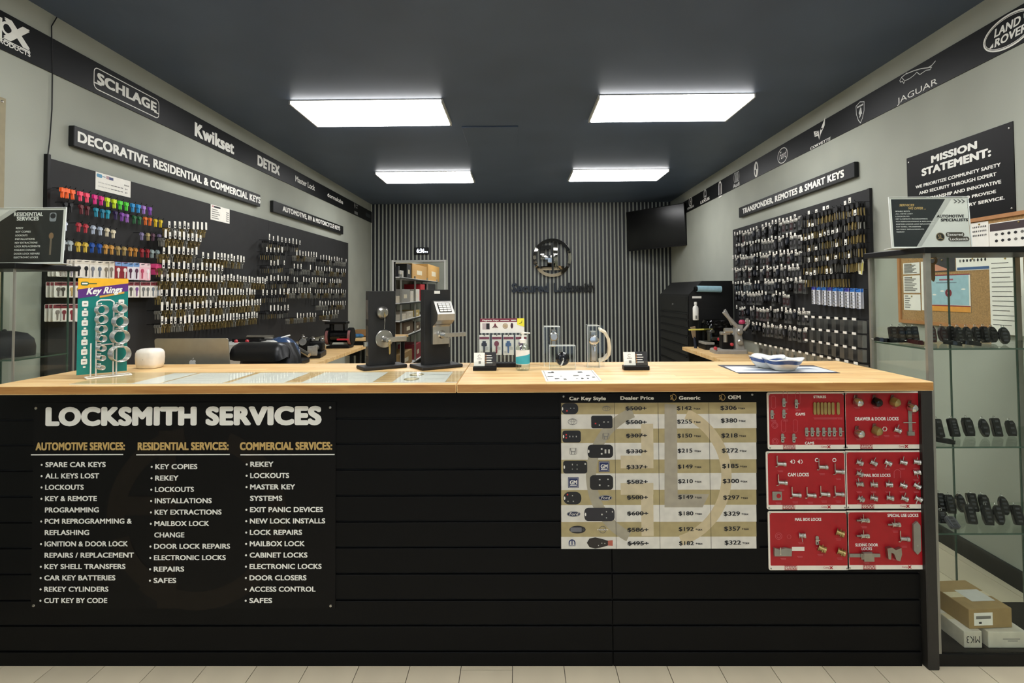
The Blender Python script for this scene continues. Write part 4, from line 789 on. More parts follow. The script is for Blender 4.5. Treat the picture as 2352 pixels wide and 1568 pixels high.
# parcels
def carton(x0, x1, y0, y1, z, h, rot, col, label, prints):
    t = thing('carton', label, 'carton', TR((x0+x1)/2, (y0+y1)/2, z)@RZ(rot)); w, d = (x1-x0)/2, (y1-y0)/2
    MB(C(col, .7)).box(-w, w, -d, d, 0, h, b=.002).build('box', t); MB(C('cfc2a0', .4)).box(-w*.98, w*.98, -.02, .02, h, h+.0006).build('tape', t)
    prints(t, w, d, h); return t
def pr0(t, w, d, h):
    m = MB('paper'); m.T = TR(-w*.35, -d-.0006, h*.5)@RX(PI/2); m.rect(-.04, -h*.34, .04, h*.32, 0); m.rect(-.032, .0, .032, .012, .0005, 'ink_grey'); m.rect(-.02, -h*.25, -.008, -h*.15, .0005, 'ink'); m.build('shipping_label', t)
    MB('paper_grey').box(-w*.3, w*.8, -d*.5, d*.3, h+.0006, h+.0012).build('packing_slip', t)
def pr1(t, w, d, h): m = MB('ink'); m.T = TR(0, -d-.0006, h*.5)@RX(PI/2)@RZ(PI); m.text('MK3', -w*.75, -.014, w*.75, .014, 0, bold=.0); m.build('handwriting', t)
def pr2(t, w, d, h): m = MB('ink_grey'); m.T = TR(0, -d-.0006, h*.5)@RX(PI/2); m.rect(-.02, .002, .05, .005, 0); m.rect(.0, -.006, .04, -.003, 0); m.build('print', t)
F_ = frame((0, 2.30, 0), (1, 0, 0), Z3); xa, xb, xc = [px(F_, v, 1480)[0] for v in (2222, 2263, 2266)]
carton(xa-.02, xb-.02, 2.29, 2.5, .05, .066, .0, 'c9c3b2', 'white carton with handwriting on the floor of the glass case', pr1); carton(xc, xc+.155, 2.29, 2.5, .05, .064, 0, 'd2ccba', 'plain white carton right of the handwritten one in the case', pr2)
xa = px(F_, 2242, 1440)[0]; carton(xa-.03, xa+.155, 2.31, 2.53, .1165, .078, .06, '9c8154', 'brown carton with shipping label on top of white cartons', pr0)
# wooden key ornament hung in the case
a = px(frame((0, 2.56, 0), (1, 0, 0), Z3), 2141, 598); t = thing('key_ornament', 'flat brown key ornament hanging inside the right case', 'ornament', TR(a[0], 2.56, a[1])@RX(PI/2))
m = MB(C('7a5a34', .5)); m.torus((0, 0, 0), .018, .006, 14, 6); m.prism([(-.009, -.02), (.009, -.02), (.009, -.085), (.004, -.098), (-.006, -.088), (-.009, -.07)], -.004, .004); m.build('key', t)

# leaflet stands on the cases
def leaflet(x0, y0, x1, y1, Y, z, label, draw):
    F_ = frame((0, Y, 0), (1, 0, 0), Z3); a = px(F_, x0, y1); b = px(F_, x1, y0); W, H = b[0]-a[0], b[1]-z
    t = thing('leaflet_stand', label, 'leaflet stand', TR(a[0], Y, z+.001)@RX(-.06)@RX(PI/2))
    MB('acrylic').box(-.003, W+.003, 0, H+.002, .0016, .0036).build('acrylic_front', t); MB('acrylic_edge').box(-.003, W+.003, 0, .003, -.05, .004).build('acrylic_foot', t)
    m = MB('acrylic_edge'); m.box(-.0045, -.003, 0, H+.002, -.001, .004); m.box(W+.003, W+.0045, 0, H+.002, -.001, .004); m.box(-.0045, W+.0045, H+.002, H+.0035, -.001, .004); m.build('acrylic_rim', t)
    s = MB('paper').box(0, W, .002, H, -.0008, .0008).build('card', t); draw(s, W, H); return t
def drawR(t, W, H):
    Z = .001; m = MB(C('1c2226', .4)); m.flat([(.02*W, .03*H), (.31*W, .03*H), (.72*W, .97*H), (.02*W, .97*H)], Z); m.build('dark_field', t)
    m = MB('paper_grey'); m.flat([(.31*W, .03*H), (.37*W, .03*H), (.8*W, .97*H), (.72*W, .97*H)], Z); m.build('grey_stripe', t); Z = .0013
    m = MB('gold_print'); m.text('SERVICES', .12*W, .83*H, .31*W, .875*H, Z, bold=.03, shear=.3); m.build('lettering', t); m = MB('gold_print'); m.text('WE OFFER ...', .23*W, .765*H, .46*W, .81*H, Z, bold=.03, shear=.3); m.build('lettering', t)
    for k, (s, x) in enumerate((('SPARE KEYS', .2), ('ALL KEYS LOST', .24), ('LOCKOUTS', .19), ('KEY & REMOTE PROGRAMMING', .44), ('PCM REPROGRAMMING & REFLASHING', .53), ('IGNITION & DOOR LOCK REPLACEMENTS', .52), ('KEY SHELL TRANSFERS', .34), ('BATTERY REPLACEMENTS', .38), ('REKEY', .11))):
        y = (.72-k*.051)*H; m = MB('white_print'); m.text(s, .065*W, y, .065*W+x*.93*W, y+.02*H, Z, bold=.02); m.build('lettering', t)
    m = MB('ink'); m.text('AUTOMOTIVE', .59*W, .6*H, .94*W, .655*H, Z, bold=.05, shear=.15); m.build('lettering', t); m = MB('ink'); m.text('SPECIALISTS', .64*W, .525*H, .99*W, .58*H, Z, bold=.05, shear=.15); m.build('lettering', t); m = MB('ink')
    for k in range(3): x = (.83+k*.05)*W; m.stroke([(x, .955*H), (x+.035*W, .92*H), (x, .885*H)], .003, Z)
    m.build('arrow_marks', t)
    m = MB('ink'); c = (.62*W, .22*H); m.disc(*c, .085*H, Z); m.ring(*c, .08*H, .008*H, Z+.0003, C('a08a60')); m.text('SL', c[0]-.045*H, c[1]-.04*H, c[0]+.045*H, c[1]+.045*H, Z+.0003, C('a08a60'), .03)
    m.flat(rr(.69*W, .22*H, .93*W, .31*H, .01), Z, C('4a4238')); m.flat(rr(.72*W, .13*H, .99*W, .22*H, .01), Z, C('4a4238')); m.text('Secured', .71*W, .24*H, .91*W, .29*H, Z+.0003, 'paper', .02); m.text('Locksmith', .74*W, .15*H, .97*W, .2*H, Z+.0003, 'paper', .02); m.build('emblem', t)
leaflet(2050, 452, 2226, 572, 2.33, 1.684, 'white and black automotive specialists leaflet on the right case', drawR)
def drawL(t, W, H):
    Z = .001; m = MB(C('17191b', .4)); m.flat([(.02*W, .03*H), (.98*W, .03*H), (.98*W, .97*H), (.5*W, .97*H), (.02*W, .4*H)], Z); m.build('dark_field', t); m = MB('paper_grey'); m.flat([(.02*W, .5*H), (.02*W, .4*H), (.5*W, .97*H), (.42*W, .97*H)], Z); m.build('grey_stripe', t)
    Z = .0013; m = MB('white_print'); m.text('RESIDENTIAL', .47*W, .86*H, .77*W, .93*H, Z, bold=.04); m.build('lettering', t); m = MB('white_print'); m.text('SERVICES', .5*W, .78*H, .73*W, .85*H, Z, bold=.04); m.build('lettering', t)
    for k, s in enumerate(('REKEY', 'KEY COPIES', 'LOCKOUTS', 'INSTALLATIONS', 'KEY EXTRACTIONS', 'LOCK REPLACEMENTS', 'MAILBOX CHANGE', 'DOOR LOCK REPAIRS', 'ELECTRONIC LOCKS')):
        m = MB('white_print'); y = (.63-k*.066)*H; m.text(s, .5*W, y, (.5+.0155*len(s))*W, y+.032*H, Z, bold=.02); m.build('lettering', t)
    m = MB(C('8f9296')); m.flat(rr(.84*W, .76*H, .91*W, .92*H, .008), Z); m.disc(.875*W, .86*H, .028*W, Z+.0003, 'ink'); m.disc(.87*W, .5*H, .025*W, Z, C('8a6a4a'), ry=.06*H); m.rect(.86*W, .16*H, .88*W, .46*H, Z, C('7a6a58')); m.build('printed_photo', t)
leaflet(-80, 477, 145, 590, 2.42, 1.649, 'dark residential services leaflet in acrylic stand, left case', drawL)
# black cap in the left case
a = px(frame((0, 2.45, 0), (1, 0, 0), Z3), 20, 800)[0]; t = thing('black_cap', 'black cap with a gold ring emblem in the left case', 'cap', TR(a-.03, 2.46, 1.237))
Rg = []
for z, rx, ry in ((0, .115, .1), (.04, .117, .1), (.075, .11, .092), (.1, .085, .07), (.112, .03, .025)): Rg.append([(rx*math.cos(2*PI*i/20), ry*math.sin(2*PI*i/20), z) for i in range(20)])
MB('black_rubber').loft(Rg).build('crown', t); MB('black_rubber').ball((0, 0, .112), .009, m=None).build('top_button', t)
MB('black_rubber').prism([(-.1, -.05), (-.09, -.12), (-.04, -.15), (.04, -.15), (.09, -.12), (.1, -.05)], .0, .006).build('brim', t); MB('gold_print').torus((-.005, -.101, .055), .028, .004, 20, 6, T=RX(PI/2)).build('emblem', t)

# ------------------------------------------------------------------ right wall: poster and pin board
P = [px(RW, *q) for q in ((2083.6, 364), (2327, 278.5), (2335, 470), (2087, 493))]; u0 = (P[0][0]+P[3][0])/2; u1 = (P[1][0]+P[2][0])/2; v1 = (P[0][1]+P[1][1])/2; v0 = P[2][1]-.045
t = thing('mission_poster', 'black mission statement poster on the right wall', 'poster', RW@TR(u0, v0, 0)); MB('poster_black').box(0, u1-u0, 0, v1-v0, 0, .004).build('sheet', t); o = (u0, v0)
for s, p0, p1, pt_, bo in (('MISSION', (2141, 374), (2247, 341), (2141, 358), .06), ('STATEMENT:', (2119, 404), (2279, 359), (2119, 387), .06), ('WE PRIORITIZE COMMUNITY SAFETY', (2105, 433), (2301, 382), (2105, 426), .04), ('AND SECURITY THROUGH EXPERT', (2113, 448), (2291, 402), (2113, 441), .04),
                          ('CRAFTSMANSHIP AND INNOVATIVE', (2107, 466), (2302, 420), (2107, 459), .04), ('TO PROVIDE', (2212, 460), (2290, 442), (2212, 453), .04), ('EVERY SERVICE.', (2205, 479), (2310, 456), (2205, 472), .04)):
    m = MB('white_print'); word(m, RW, o, s, p0, p1, pt_, .005, bold=bo); m.build('lettering', t)
W, H = u1-u0, v1-v0
for x, y in ((.02, .03), (W-.02, .03), (.02, H-.03), (W-.02, H-.03)): MB('steel').lathe([(.006, 0), (.005, .003), (0, .004)], 10).build('screw', t, TR(x, y, .004))
ca = px(RW, 2071, 740); cb = px(RW, 2352, 480); CW = cb[0]-ca[0]+.5; CH = 1.0
ctop = px(RW, 2240, 502)[1]; CH = ctop-ca[1]; t = thing('pin_board', 'cork pin board in wooden frame behind the right display case', 'pin board', RW@TR(ca[0], ca[1], 0)); mat('cork', 'a5804f', .8, noise=.2, nscale=120, bump=.2)
MB('cork').box(.015, CW-.015, .015, CH-.015, 0, .01).build('cork', t); m = MB(C('b07a48', .5))
m.box(0, CW, 0, .02, 0, .02); m.box(0, CW, CH-.02, CH, 0, .02); m.box(0, .02, .02, CH-.02, 0, .02); m.box(CW-.02, CW, .02, CH-.02, 0, .02); m.build('frame', t)
def pinned(x0, y0, x1, y1, label, draw=None, m='paper', lift=.0115):
    a = px(RW, x0, y1, lift); b = px(RW, x1, y0, lift); t = thing('pinned_sheet', label, 'sheet', RW@TR(a[0], a[1], lift)); W, H = b[0]-a[0], b[1]-a[1]
    s = MB(m).box(0, W, 0, H, 0, .001).build('sheet', t); MB('brass').lathe([(.005, 0), (.004, .004), (0, .006)], 8).build('push_pin', t, TR(W*.5, H-.012, .001))
    if draw: draw(t, W, H)
def lines(n, col='ink_grey', frac=.85, hh=.006):
    def f(t, W, H):
        m = MB(col)
        for k in range(n): y = H*(.92-.86*k/n); m.rect(.07*W, y-hh, (.07+frac*(.6+.4*((k*37) % 10)/10)-.05)*W, y, .0016)
        m.build('print', t)
    return f
def fobs(rows, cols, banner=None):
    def f(t, W, H):
        m = MB('ink')
        if banner: m.rect(.02*W, .68*H, .98*W, .97*H, .0016, C(banner)); 
        top = .6 if banner else .85
        for r in range(rows):
            for c in range(cols):
                x = (.1+.84*c/cols)*W; y = (top-.5*r/max(1, rows))*H; m.flat(rr(x, y-.14*H/rows*1.6, x+.45*W/cols, y, .2*W/cols, 2), .0016, 'ink' if (c+r) % 4 else 'ink_grey')
        m.build('print', t)
    return f
pinned(2075, 602, 2112, 630, 'top typed sheet at the left edge of the pin board', lines(8)); pinned(2076, 632, 2113, 672, 'middle typed sheet at the left edge of the pin board', lines(9)); pinned(2077, 676, 2114, 711, 'lower typed sheet with a sketch at left of pin board', lines(6, frac=.45))
pinned(2118, 600, 2134, 712, 'narrow white strip of paper beside the blue certificate', None)
def cert(t, W, H):
    m = MB(C('9fc3cc')); m.rect(.03*W, .18*H, .97*W, .97*H, .0016); m.rect(0, .14*H, W, .17*H, .0016, C('8e2430')); m.rect(0, .97*H, W, H, .0016, C('8e2430')); m.rect(0, 0, W, .14*H, .0016, C('e09a3c')); m.disc(.5*W, .5*H, .08*W, .002, C('7c1c2c'), ry=.11*H); m.disc(.5*W, .5*H, .03*W, .0023, 'paper', n=5)
    m.rect(.28*W, .84*H, .62*W, .88*H, .002, C('a05060')); m.rect(.2*W, .77*H, .7*W, .79*H, .002, C('6a7c88'))
    for x, y in ((.15, .45), (.35, .55), (.85, .6)): m.disc(x*W, y*H, .05*W, .002, 'paper', ry=.02*H)
    m.build('print', t)
pinned(2135, 628, 2228, 713, 'light blue certificate with a red balloon on the pin board', cert)
def photo(t, W, H): m = MB(C('2c2a2c')); m.rect(0, .0, W, H, .0014); m.flat([(.1*W, .05*H), (.8*W, .1*H), (.5*W, .35*H), (.2*W, .6*H)], .0018, C('c88a70')); m.build('print', t)
pinned(2137, 590, 2194, 625, 'dark photo of a hand above the blue certificate', photo)
pinned(2197, 586, 2275, 622, 'white leaflet with a blue strip right of the photo', lambda t, W, H: (fobs(1, 8)(t, W, H), MB(C('3c5e8e')).rect(.03*W, .05*H, .97*W, .25*H, .0018).build('blue_strip', t)))
pinned(2277, 585, 2350, 765, 'tall white order sheet hanging at the right of the pin board', lines(14, 'ink', .95, .003), lift=.022)
pinned(2232, 507, 2270, 570, 'white key chart just right of the automotive leaflet', fobs(3, 8)); pinned(2273, 492, 2420, 572, 'remote key flyer with a dark banner above the case', fobs(2, 8, '3a2a2c'))

# ------------------------------------------------------------------ things on the counter
def on(x, y): return px(CT, x, y)
def stand_frame(f, r, l):
    F, R_, L_ = Vector(on(*f)), Vector(on(*r)), Vector(on(*l)); u = (R_-F); w = u.length; u.normalize(); v = Vector((-u.y, u.x)); d = abs((L_-F).dot(v))
    return frame((F.x, F.y, HC+.0005), (u.x, u.y, 0), (v.x, v.y, 0)), w, d
# glass mat with sheets under it
f0 = on(160, 884); f1 = on(1051, 878.6); bk = on(1069, 853.5)[1]
m_ = MB('acrylic').box(f0[0], f1[0], f0[1], bk, .0022, .0052).build('cover_pane', None, TR(0, 0, HC)); tag(m_, 'clear cover pane lying over papers on the left worktop', 'glass mat')
MB('acrylic_edge').box(f0[0], f1[0], f0[1]-.0015, f0[1], .0022, .0052).build('pane_edge', m_)
YB0, YB1 = f0[1]+.012, bk-.01
def under(xf, xb, x2b, x2f, label, draw):
    a = on(xf, 880)[0]; b = on(x2f, 880)[0]
    t = thing('counter_sheet', label, 'sheet', TR(a, YB0, HC+.0003)); W, H = b-a, YB1-YB0
    MB('paper').box(0, W, 0, H, 0, .0012).build('sheet', t)
    m = MB('ink_grey'); draw(m, W, H); m.build('print', t)
def ln(n, x0=.1, x1=.9): return lambda m, W, H: [m.rect(x0*W, H*(.9-.8*k/n)-.0018, (x0+(x1-x0)*(.55+.45*((k*7) % 5)/5))*W, H*(.9-.8*k/n), .0016) for k in range(n)]
under(306, 330, 385, 366, 'plain white sheet, leftmost under the clear cover pane', lambda m, W, H: m.rect(.1*W, .9*H, .4*W, .93*H, .0016, 'paper_grey'))
under(374, 440, 568, 510, 'white form, second sheet under the clear cover pane', ln(5)); under(525, 596, 704, 650, 'white form, third sheet under the clear cover pane', ln(6, .3, .9)); under(689, 726, 871, 852, 'printed notice, fourth sheet under the clear cover pane', ln(6))
def seals(m, W, H):
    for y in (.3, .72): m.disc(.3*W, y*H, .15*W, .0016, C('9a8a58'), ry=.15*H); m.disc(.3*W, y*H, .1*W, .0019, C('c8b88a'), ry=.09*H); m.rect(.55*W, (y-.02)*H, .95*W, (y+.01)*H, .0016, 'paper_grey')
under(898, 925, 1038, 1020, 'sheet with two gold seals, rightmost under the cover pane', seals)

# key ring display
D, w, d = stand_frame((187, 873), (302, 866), (183, 866)); Fx = Vector(on(201, 873)); Bx = Vector(on(302, 863)); u = (Bx-Fx); uw = u.length; u.normalize()
t = thing('key_ring_display', 'teal key rings card on a white wire stand', 'key ring display', frame((Fx.x, Fx.y, HC+.006), (u.x, u.y, 0), (-u.y, u.x, 0)))
m = MB('white_print'); r = .0032; m.tube([(0, 0, 0), (uw, 0, 0), (uw, .055, 0), (0, .055, 0), (0, 0, 0)], r); m.build('wire_base', t)
CHT = .405; m = MB('white_print'); x1, x2 = uw*.24, uw*.63
m.tube([(x1, .05, 0), (x1, .05, CHT*.78), (x1+.012, .05, CHT*.8), (x2-.012, .05, CHT*.8), (x2, .05, CHT*.78), (x2, .05, 0)], r); m.tube([(x1-.018, .052, 0), (x1-.018, .052, CHT*.35)], r); m.tube([(x2+.012, .052, 0), (x2+.012, .052, CHT*.35)], r); m.tube([(x1, .05, CHT*.33), (x2, .05, CHT*.33)], r); m.build('wire_frame', t)
cx0, cx1 = -.028, uw*.965; cw = cx1-cx0
K = MB(C('0f7d74', .35)).box(0, cw, 0, CHT, 0, .002).build('card', t, TR(cx0, .058, .012)@RX(PI/2+.02)@TR(0, 0, -.0))
Zc_ = .0026; m = MB(C('f0b428', .4)); m.flat([(0, CHT), (cw, CHT), (cw, CHT*.95), (0, CHT*.885)], Zc_); m.build('yellow_header', K)
m = MB(C('5a2a78', .4)); m.flat([(0, CHT*.885), (cw, CHT*.95), (cw, CHT*.865), (0, CHT*.79)], Zc_); m.build('purple_band', K)
m = MB('white_print'); m.text('Key Rings', .16*cw, CHT*.83, .86*cw, CHT*.9, Zc_+.0006, bold=.04, shear=.25, slope=.07); m.build('lettering', K)
m = MB(C('d8a040', .4)); m.flat([(.42*cw, CHT*.815), (.92*cw, CHT*.86), (.92*cw, CHT*.84), (.42*cw, CHT*.795)], Zc_+.0004); m.build('gold_strip', K)
m = MB(C('1f5a3a', .4)); m.flat(rr(.05*cw, CHT*.925, .2*cw, CHT*.965, .006), Zc_+.0004); m.rect(.2*cw, CHT*.94, .36*cw, CHT*.95, Zc_+.0004); m.rect(.07*cw, CHT*.937, .18*cw, CHT*.953, Zc_+.0008, 'paper'); m.build('key_emblem', K)
for i in range(7):
    y = CHT*(.735-i*.1); m = MB('paper'); m.flat(rr(.08*cw, y-.012, .2*cw, y+.012, .004), Zc_+.0004); m.rect(.11*cw, y-.002, .17*cw, y+.002, Zc_+.0008, 'ink_grey'); m.rect(.12*cw, y-.026, .17*cw, y-.019, Zc_+.0004); m.build('size_label', K)
for i, y in enumerate((.745, .615, .455, .285)): m = MB('paper'); m.flat(rr(.8*cw, CHT*y-.012, .92*cw, CHT*y+.012, .004), Zc_+.0004); m.rect(.83*cw, CHT*y-.002, .89*cw, CHT*y+.002, Zc_+.0008, 'ink_grey'); m.build('size_label', K)
for i in range(7):
    y = CHT*(.7-i*.1); rr_ = .019-.0016*i; b_ = MB('chrome')
    for q in range(6): b_.torus((x1+.008+.001*q, .038-.008*q, y), rr_, .0016, 18, 5, T=RX(PI/2)@RZ(.3))
    b_.cyl((x1+.004, .05, y+rr_+.004), (x1+.004, -.012, y+rr_+.008), .0022, n=6, m='white_print'); b_.build('ring_bunch', t)
for i, (y, rr_) in enumerate(((.71, .019), (.57, .023), (.41, .029), (.23, .034))):
    b_ = MB('chrome')
    for q in range(7): b_.torus((x2+.012+.001*q, .038-.008*q, CHT*y), rr_, .0017, 20, 5, T=RX(PI/2)@RZ(.3))
    b_.cyl((x2+.008, .05, CHT*y+rr_+.004), (x2+.008, -.018, CHT*y+rr_+.008), .0022, n=6, m='white_print'); b_.build('ring_bunch', t)
# white router
a = on(338, 846); t = thing('wifi_router', 'small rounded white router beside the laptop', 'router', TR(a[0], a[1]+.02, HC+.0005)); Rg = []
for z, s in ((0, .044), (.004, .053), (.018, .0585), (.04, .06), (.058, .059), (.068, .053), (.0735, .04), (.075, .02)): Rg.append([(.92*s*(abs(math.cos(q))**.6)*(1 if math.cos(q) > 0 else -1), s*.85*(abs(math.sin(q))**.6)*(1 if math.sin(q) > 0 else -1)*1, z*1.25) for q in [2*PI*i/24 for i in range(24)]])
MB(C('ece6da', .5)).loft(Rg).build('shell', t); MB('paper_grey').lathe([(.003, 0), (.002, .001), (0, .001)], 8).build('status_light', t, TR(0, -.052, .045)@RX(PI/2))

# lock display stands
def lockstand(f, r, l, label):
    Fm, w, d = stand_frame(f, r, l); t = thing('lock_stand', label, 'lock display', Fm)
    b = MB('charcoal').box(0, w, 0, d, 0, .016, b=.004).build('base', t); return t, Fm, w, d
t, Fm, w, d = lockstand((835.6, 852.8), (936, 844), (814.5, 846.7), 'dark lock stand with deadbolt and lever handle on the counter')
by = d*.38; FP = Fm@TR(0, by, 0)@RX(PI/2)      # front face of the upright: u right, v up, n to the viewer
q0 = px(FP, 847, 750)[0]; q1_ = px(FP, 908, 750)[0]; bh = px(FP, 876, 668)[1]
MB('charcoal').box(q0, q1_, by, by+.045, .016, bh, b=.002).build('upright', t)
m = MB('steel'); m.box(q0-.001, q0, by+.008, by+.038, .06, .2); m.box(q0-.001, q0, by+.008, by+.038, .23, .32); m.box(q0-.016, q0, by+.014, by+.03, .105, .125, 'chrome'); m.build('latch_plate', t)
def onface(FP, x, y): q = px(FP, x, y); return q
a = onface(FP, 878, 718); L_ = MB('steel').lathe([(.0315, 0), (.0305, .006), (.027, .016), (.019, .026), (.014, .027), (0, .027)], 28).build('deadbolt', t, RX(0)@TR(a[0], by, a[1])@RX(PI/2))
MB('steel').lathe([(.0135, 0), (.0135, .003), (0, .003)], 18).build('cylinder_face', L_, TR(0, 0, .0265)); MB('dark_hole').box(-.001, .001, -.005, .005, .0296, .0302).build('keyway', L_)
k_ = MB('brass'); k_.box(-.001, .001, -.004, .004, .028, .034); k_.torus((0, -.012, .036), .007, .0016, 12, 5, T=RY(PI/2)); k_.tube([(0, -.018, .036), (.002, -.04, .03), (0, -.075, .026)], .0014, m='chrome'); k_.build('key', L_)
a = onface(FP, 882, 778); L_ = MB('steel').lathe([(.043, 0), (.043, .005), (.040, .008), (.016, .0095), (.0125, .014), (.0125, .05), (0, .05)], 30).build('lever_rose', t, TR(a[0], by, a[1])@RX(PI/2))
g = onface(FP, 927, 776); hl = (g[0]-a[0])*.93; h_ = MB('satin').box(-.012, hl, -.0115, .0115, .044, .058, b=.003); h_.build('lever', L_); MB('chrome').lathe([(.008, 0), (.008, .004), (0, .005)], 14).build('lever_cylinder', L_, TR(.002, 0, .058))
k_ = MB('brass'); k_.T = TR(.004, -.012, .062); k_.torus((0, -.003, 0), .006, .0018, 12, 5); k_.prism([(-.0045, -.009), (.0045, -.009), (.0045, -.05), (0, -.056), (-.003, -.05)], -.001, .001); k_.build('key', L_)
t, Fm, w, d = lockstand((970, 851.8), (1064, 843), (942, 843.3), 'dark lock stand with silver keypad lever lock on the counter')
by = d*.38; FP = Fm@TR(0, by, 0)@RX(PI/2); q0 = px(FP, 975, 750)[0]; q1_ = px(FP, 1034, 750)[0]; bh = px(FP, 1005, 665)[1]
MB('charcoal').box(q0, q1_, by, by+.045, .016, bh, b=.002).build('upright', t); a = onface(FP, 1004, 671); MB('paper').box(a[0]-.015, a[0]+.015, by-.001, by, a[1]-.007, a[1]+.007).build('name_tag', t)
kl = onface(FP, 990, 690)[0]; kr = onface(FP, 1029, 690)[0]; z1 = onface(FP, 1010, 690)[1]; z0 = onface(FP, 1010, 789)[1]; zz = z1-z0
PRF = [(0, .018), (.4, .018), (.43, .022), (.47, .04), (.56, .066), (.7, .07), (.98, .03), (1.0, .024)]
m = MB('satin'); V = []; n = len(PRF)
for X in (kl, kr): V += [(X, by-dn, z0+zz*f) for f, dn in PRF]+[(X, by, z0+zz), (X, by, z0)]
k = n+2; F = [(i, i+1, k+i+1, k+i) for i in range(k-1)]+[(k-1, 0, k, 2*k-1), tuple(range(k-1, -1, -1)), tuple(range(k, 2*k))]; m.add(V, [tuple(reversed(f)) for f in F[:-2]]+F[-2:]); B_ = m.build('keypad_housing', t)
sl_ = math.atan2((.07-.03), .28*zz); KP = TR((kl+kr)/2, by-.0505, z0+zz*.84)@RX(PI/2-sl_); kw = (kr-kl)*.36; kh = zz*.125
P_ = MB('black_metal').prism(rr(-kw, -kh, kw, kh, .003), 0, .0015).build('keypad', B_, KP)
for i in range(4):
    for j in range(3): MB('paper').box(-kw*.27, kw*.27, -kh*.17, kh*.17, .0015, .0035).build('key_button', P_, TR((j-1)*kw*.62, (i-1.5)*kh*.46, 0))
a = onface(FP, 1010, 767); L_ = MB('chrome').lathe([(.02, 0), (.02, .006), (.016, .01), (.0135, .02), (.0135, .052), (0, .052)], 22).build('lever_rose', t, TR(a[0], by-.018, a[1])@RX(PI/2)); g = onface(FP, 1058, 766)
MB('satin').box(-.011, (g[0]-a[0])*.9, -.0095, .0095, .046, .058, b=.003).build('lever', L_); k_ = MB('steel'); k_.tube([(.012, -.01, .058), (.012, -.055, .056)], .002); k_.torus((.012, -.012, .058), .005, .0014, 10, 5); k_.build('key', L_)

# magnetic key display
a = on(1137, 844); b = on(1183, 844); t = thing('key_card_display', 'white magnetic keys counter display with four carded keys', 'key display', TR(a[0], a[1], HC+.0005)); W = b[0]-a[0]
MB('black_metal').box(-.06, W+.03, 0, .05, 0, .02, b=.003).build('foot', t); VP = frame((0, a[1]+.03, 0), (1, 0, 0), Z3); h0 = px(VP, 1103, 765); h1 = px(VP, 1204, 731)
bx0, bx1 = h0[0]-a[0], h1[0]-a[0]; hv0, hv1 = h0[1]-HC, h1[1]-HC; MB('acrylic').box(bx0, bx1, .031, .034, .02, hv0).build('clear_back', t)
H_ = MB('paper').box(0, bx1-bx0, 0, hv1-hv0, 0, .002).build('header_card', t, TR(bx0, .031, hv0)@RX(PI/2)); W2, H2 = bx1-bx0, hv1-hv0
m = MB(C('7a1f35', .4)); m.rect(0, .76*H2, W2, H2, .0024); m.build('red_band', H_); m = MB('white_print'); m.text('Magnetic Keys', .05*W2, .83*H2, .42*W2, .93*H2, .003, bold=.03); m.rect(.46*W2, .84*H2, .66*W2, .88*H2, .003); m.rect(.7*W2, .84*H2, .82*W2, .9*H2, .003); m.build('lettering', H_)
m = MB(C('f2e63a', .4)); m.flat([(.84*W2, .58*H2), (W2, .42*H2), (W2, H2), (.84*W2, H2)], .0032); m.stroke([(.88*W2, .65*H2), (.94*W2, .7*H2), (.95*W2, .85*H2)], .002, .0038, 'ink'); m.build('yellow_tab', H_)
m = MB('ink'); m.rect(.05*W2, .25*H2, .22*W2, .68*H2, .0024, C('b8a8a8')); m.rect(.14*W2, .27*H2, .21*W2, .66*H2, .0028); m.build('printed_picture', H_)
m = MB(C('8a1f2f')); m.disc(.34*W2, .6*H2, .02*W2, .0024); [m.stroke([(.34*W2, .58*H2), ((.28+.03*i)*W2, .36*H2)], .003, .0026, C('5a1f2a')) for i in range(5)]; m.build('printed_picture', H_)
m = MB(C('a88a60')); m.ring(.57*W2, .48*H2, .06*W2, .003, .0024); m.disc(.57*W2, .48*H2, .04*W2, .0026, C('b8a07c'), n=7); m.build('printed_picture', H_)
m = MB(C('40202a')); m.disc(.72*W2, .5*H2, .03*W2, .0024, ry=.2*H2); m.build('printed_picture', H_)
for i, (x0, x1, col) in enumerate(((1101, 1124, '1a0f14'), (1130, 1152, '7a1f2c'), (1156, 1180, '3d5c88'), (1184, 1210, '6a4a78'))):
    p = px(VP, x0, 815, .03); q = px(VP, x1, 769, .03); W3, H3 = q[0]-p[0], q[1]-p[1]
    c_ = thing('carded_key', f'{("black", "red", "blue", "purple")[i]} key in clear pack, {nth(i+1)} on the magnetic keys display', 'key package', frame((p[0], a[1]+.004, p[1]), (1, 0, 0), Z3), 'carded keys on the counter display')
    MB('acrylic').box(-.002, W3+.002, -.002, H3+.002, .008, .0095).build('blister', c_); s_ = MB('paper').box(0, W3, 0, H3, 0, .0015).build('package_card', c_); m = MB(C('7a1f35', .4)); m.rect(.02*W3, .78*H3, .98*W3, .9*H3, .002); m.rect(.1*W3, .08*H3, .3*W3, .2*H3, .002, 'paper_grey'); m.rect(.65*W3, .25*H3, .9*W3, .4*H3, .002, 'paper_grey'); m.build('print', s_)
    k_ = MB(C(col, .35)); k_.T = TR(W3*.48, H3*.68, .002)@Matrix.Diagonal((.9*H3/.085, H3/.085, 1, 1)); k_.prism(key_outline(('clover', 'round', 'clover', 'round')[i], .85), 0, .004); k_.build('key', c_); MB('black_metal').tube([(W3/2, H3*.98, -.035), (W3/2, H3*.98, .014)], .002, n=5).build('hook', c_)
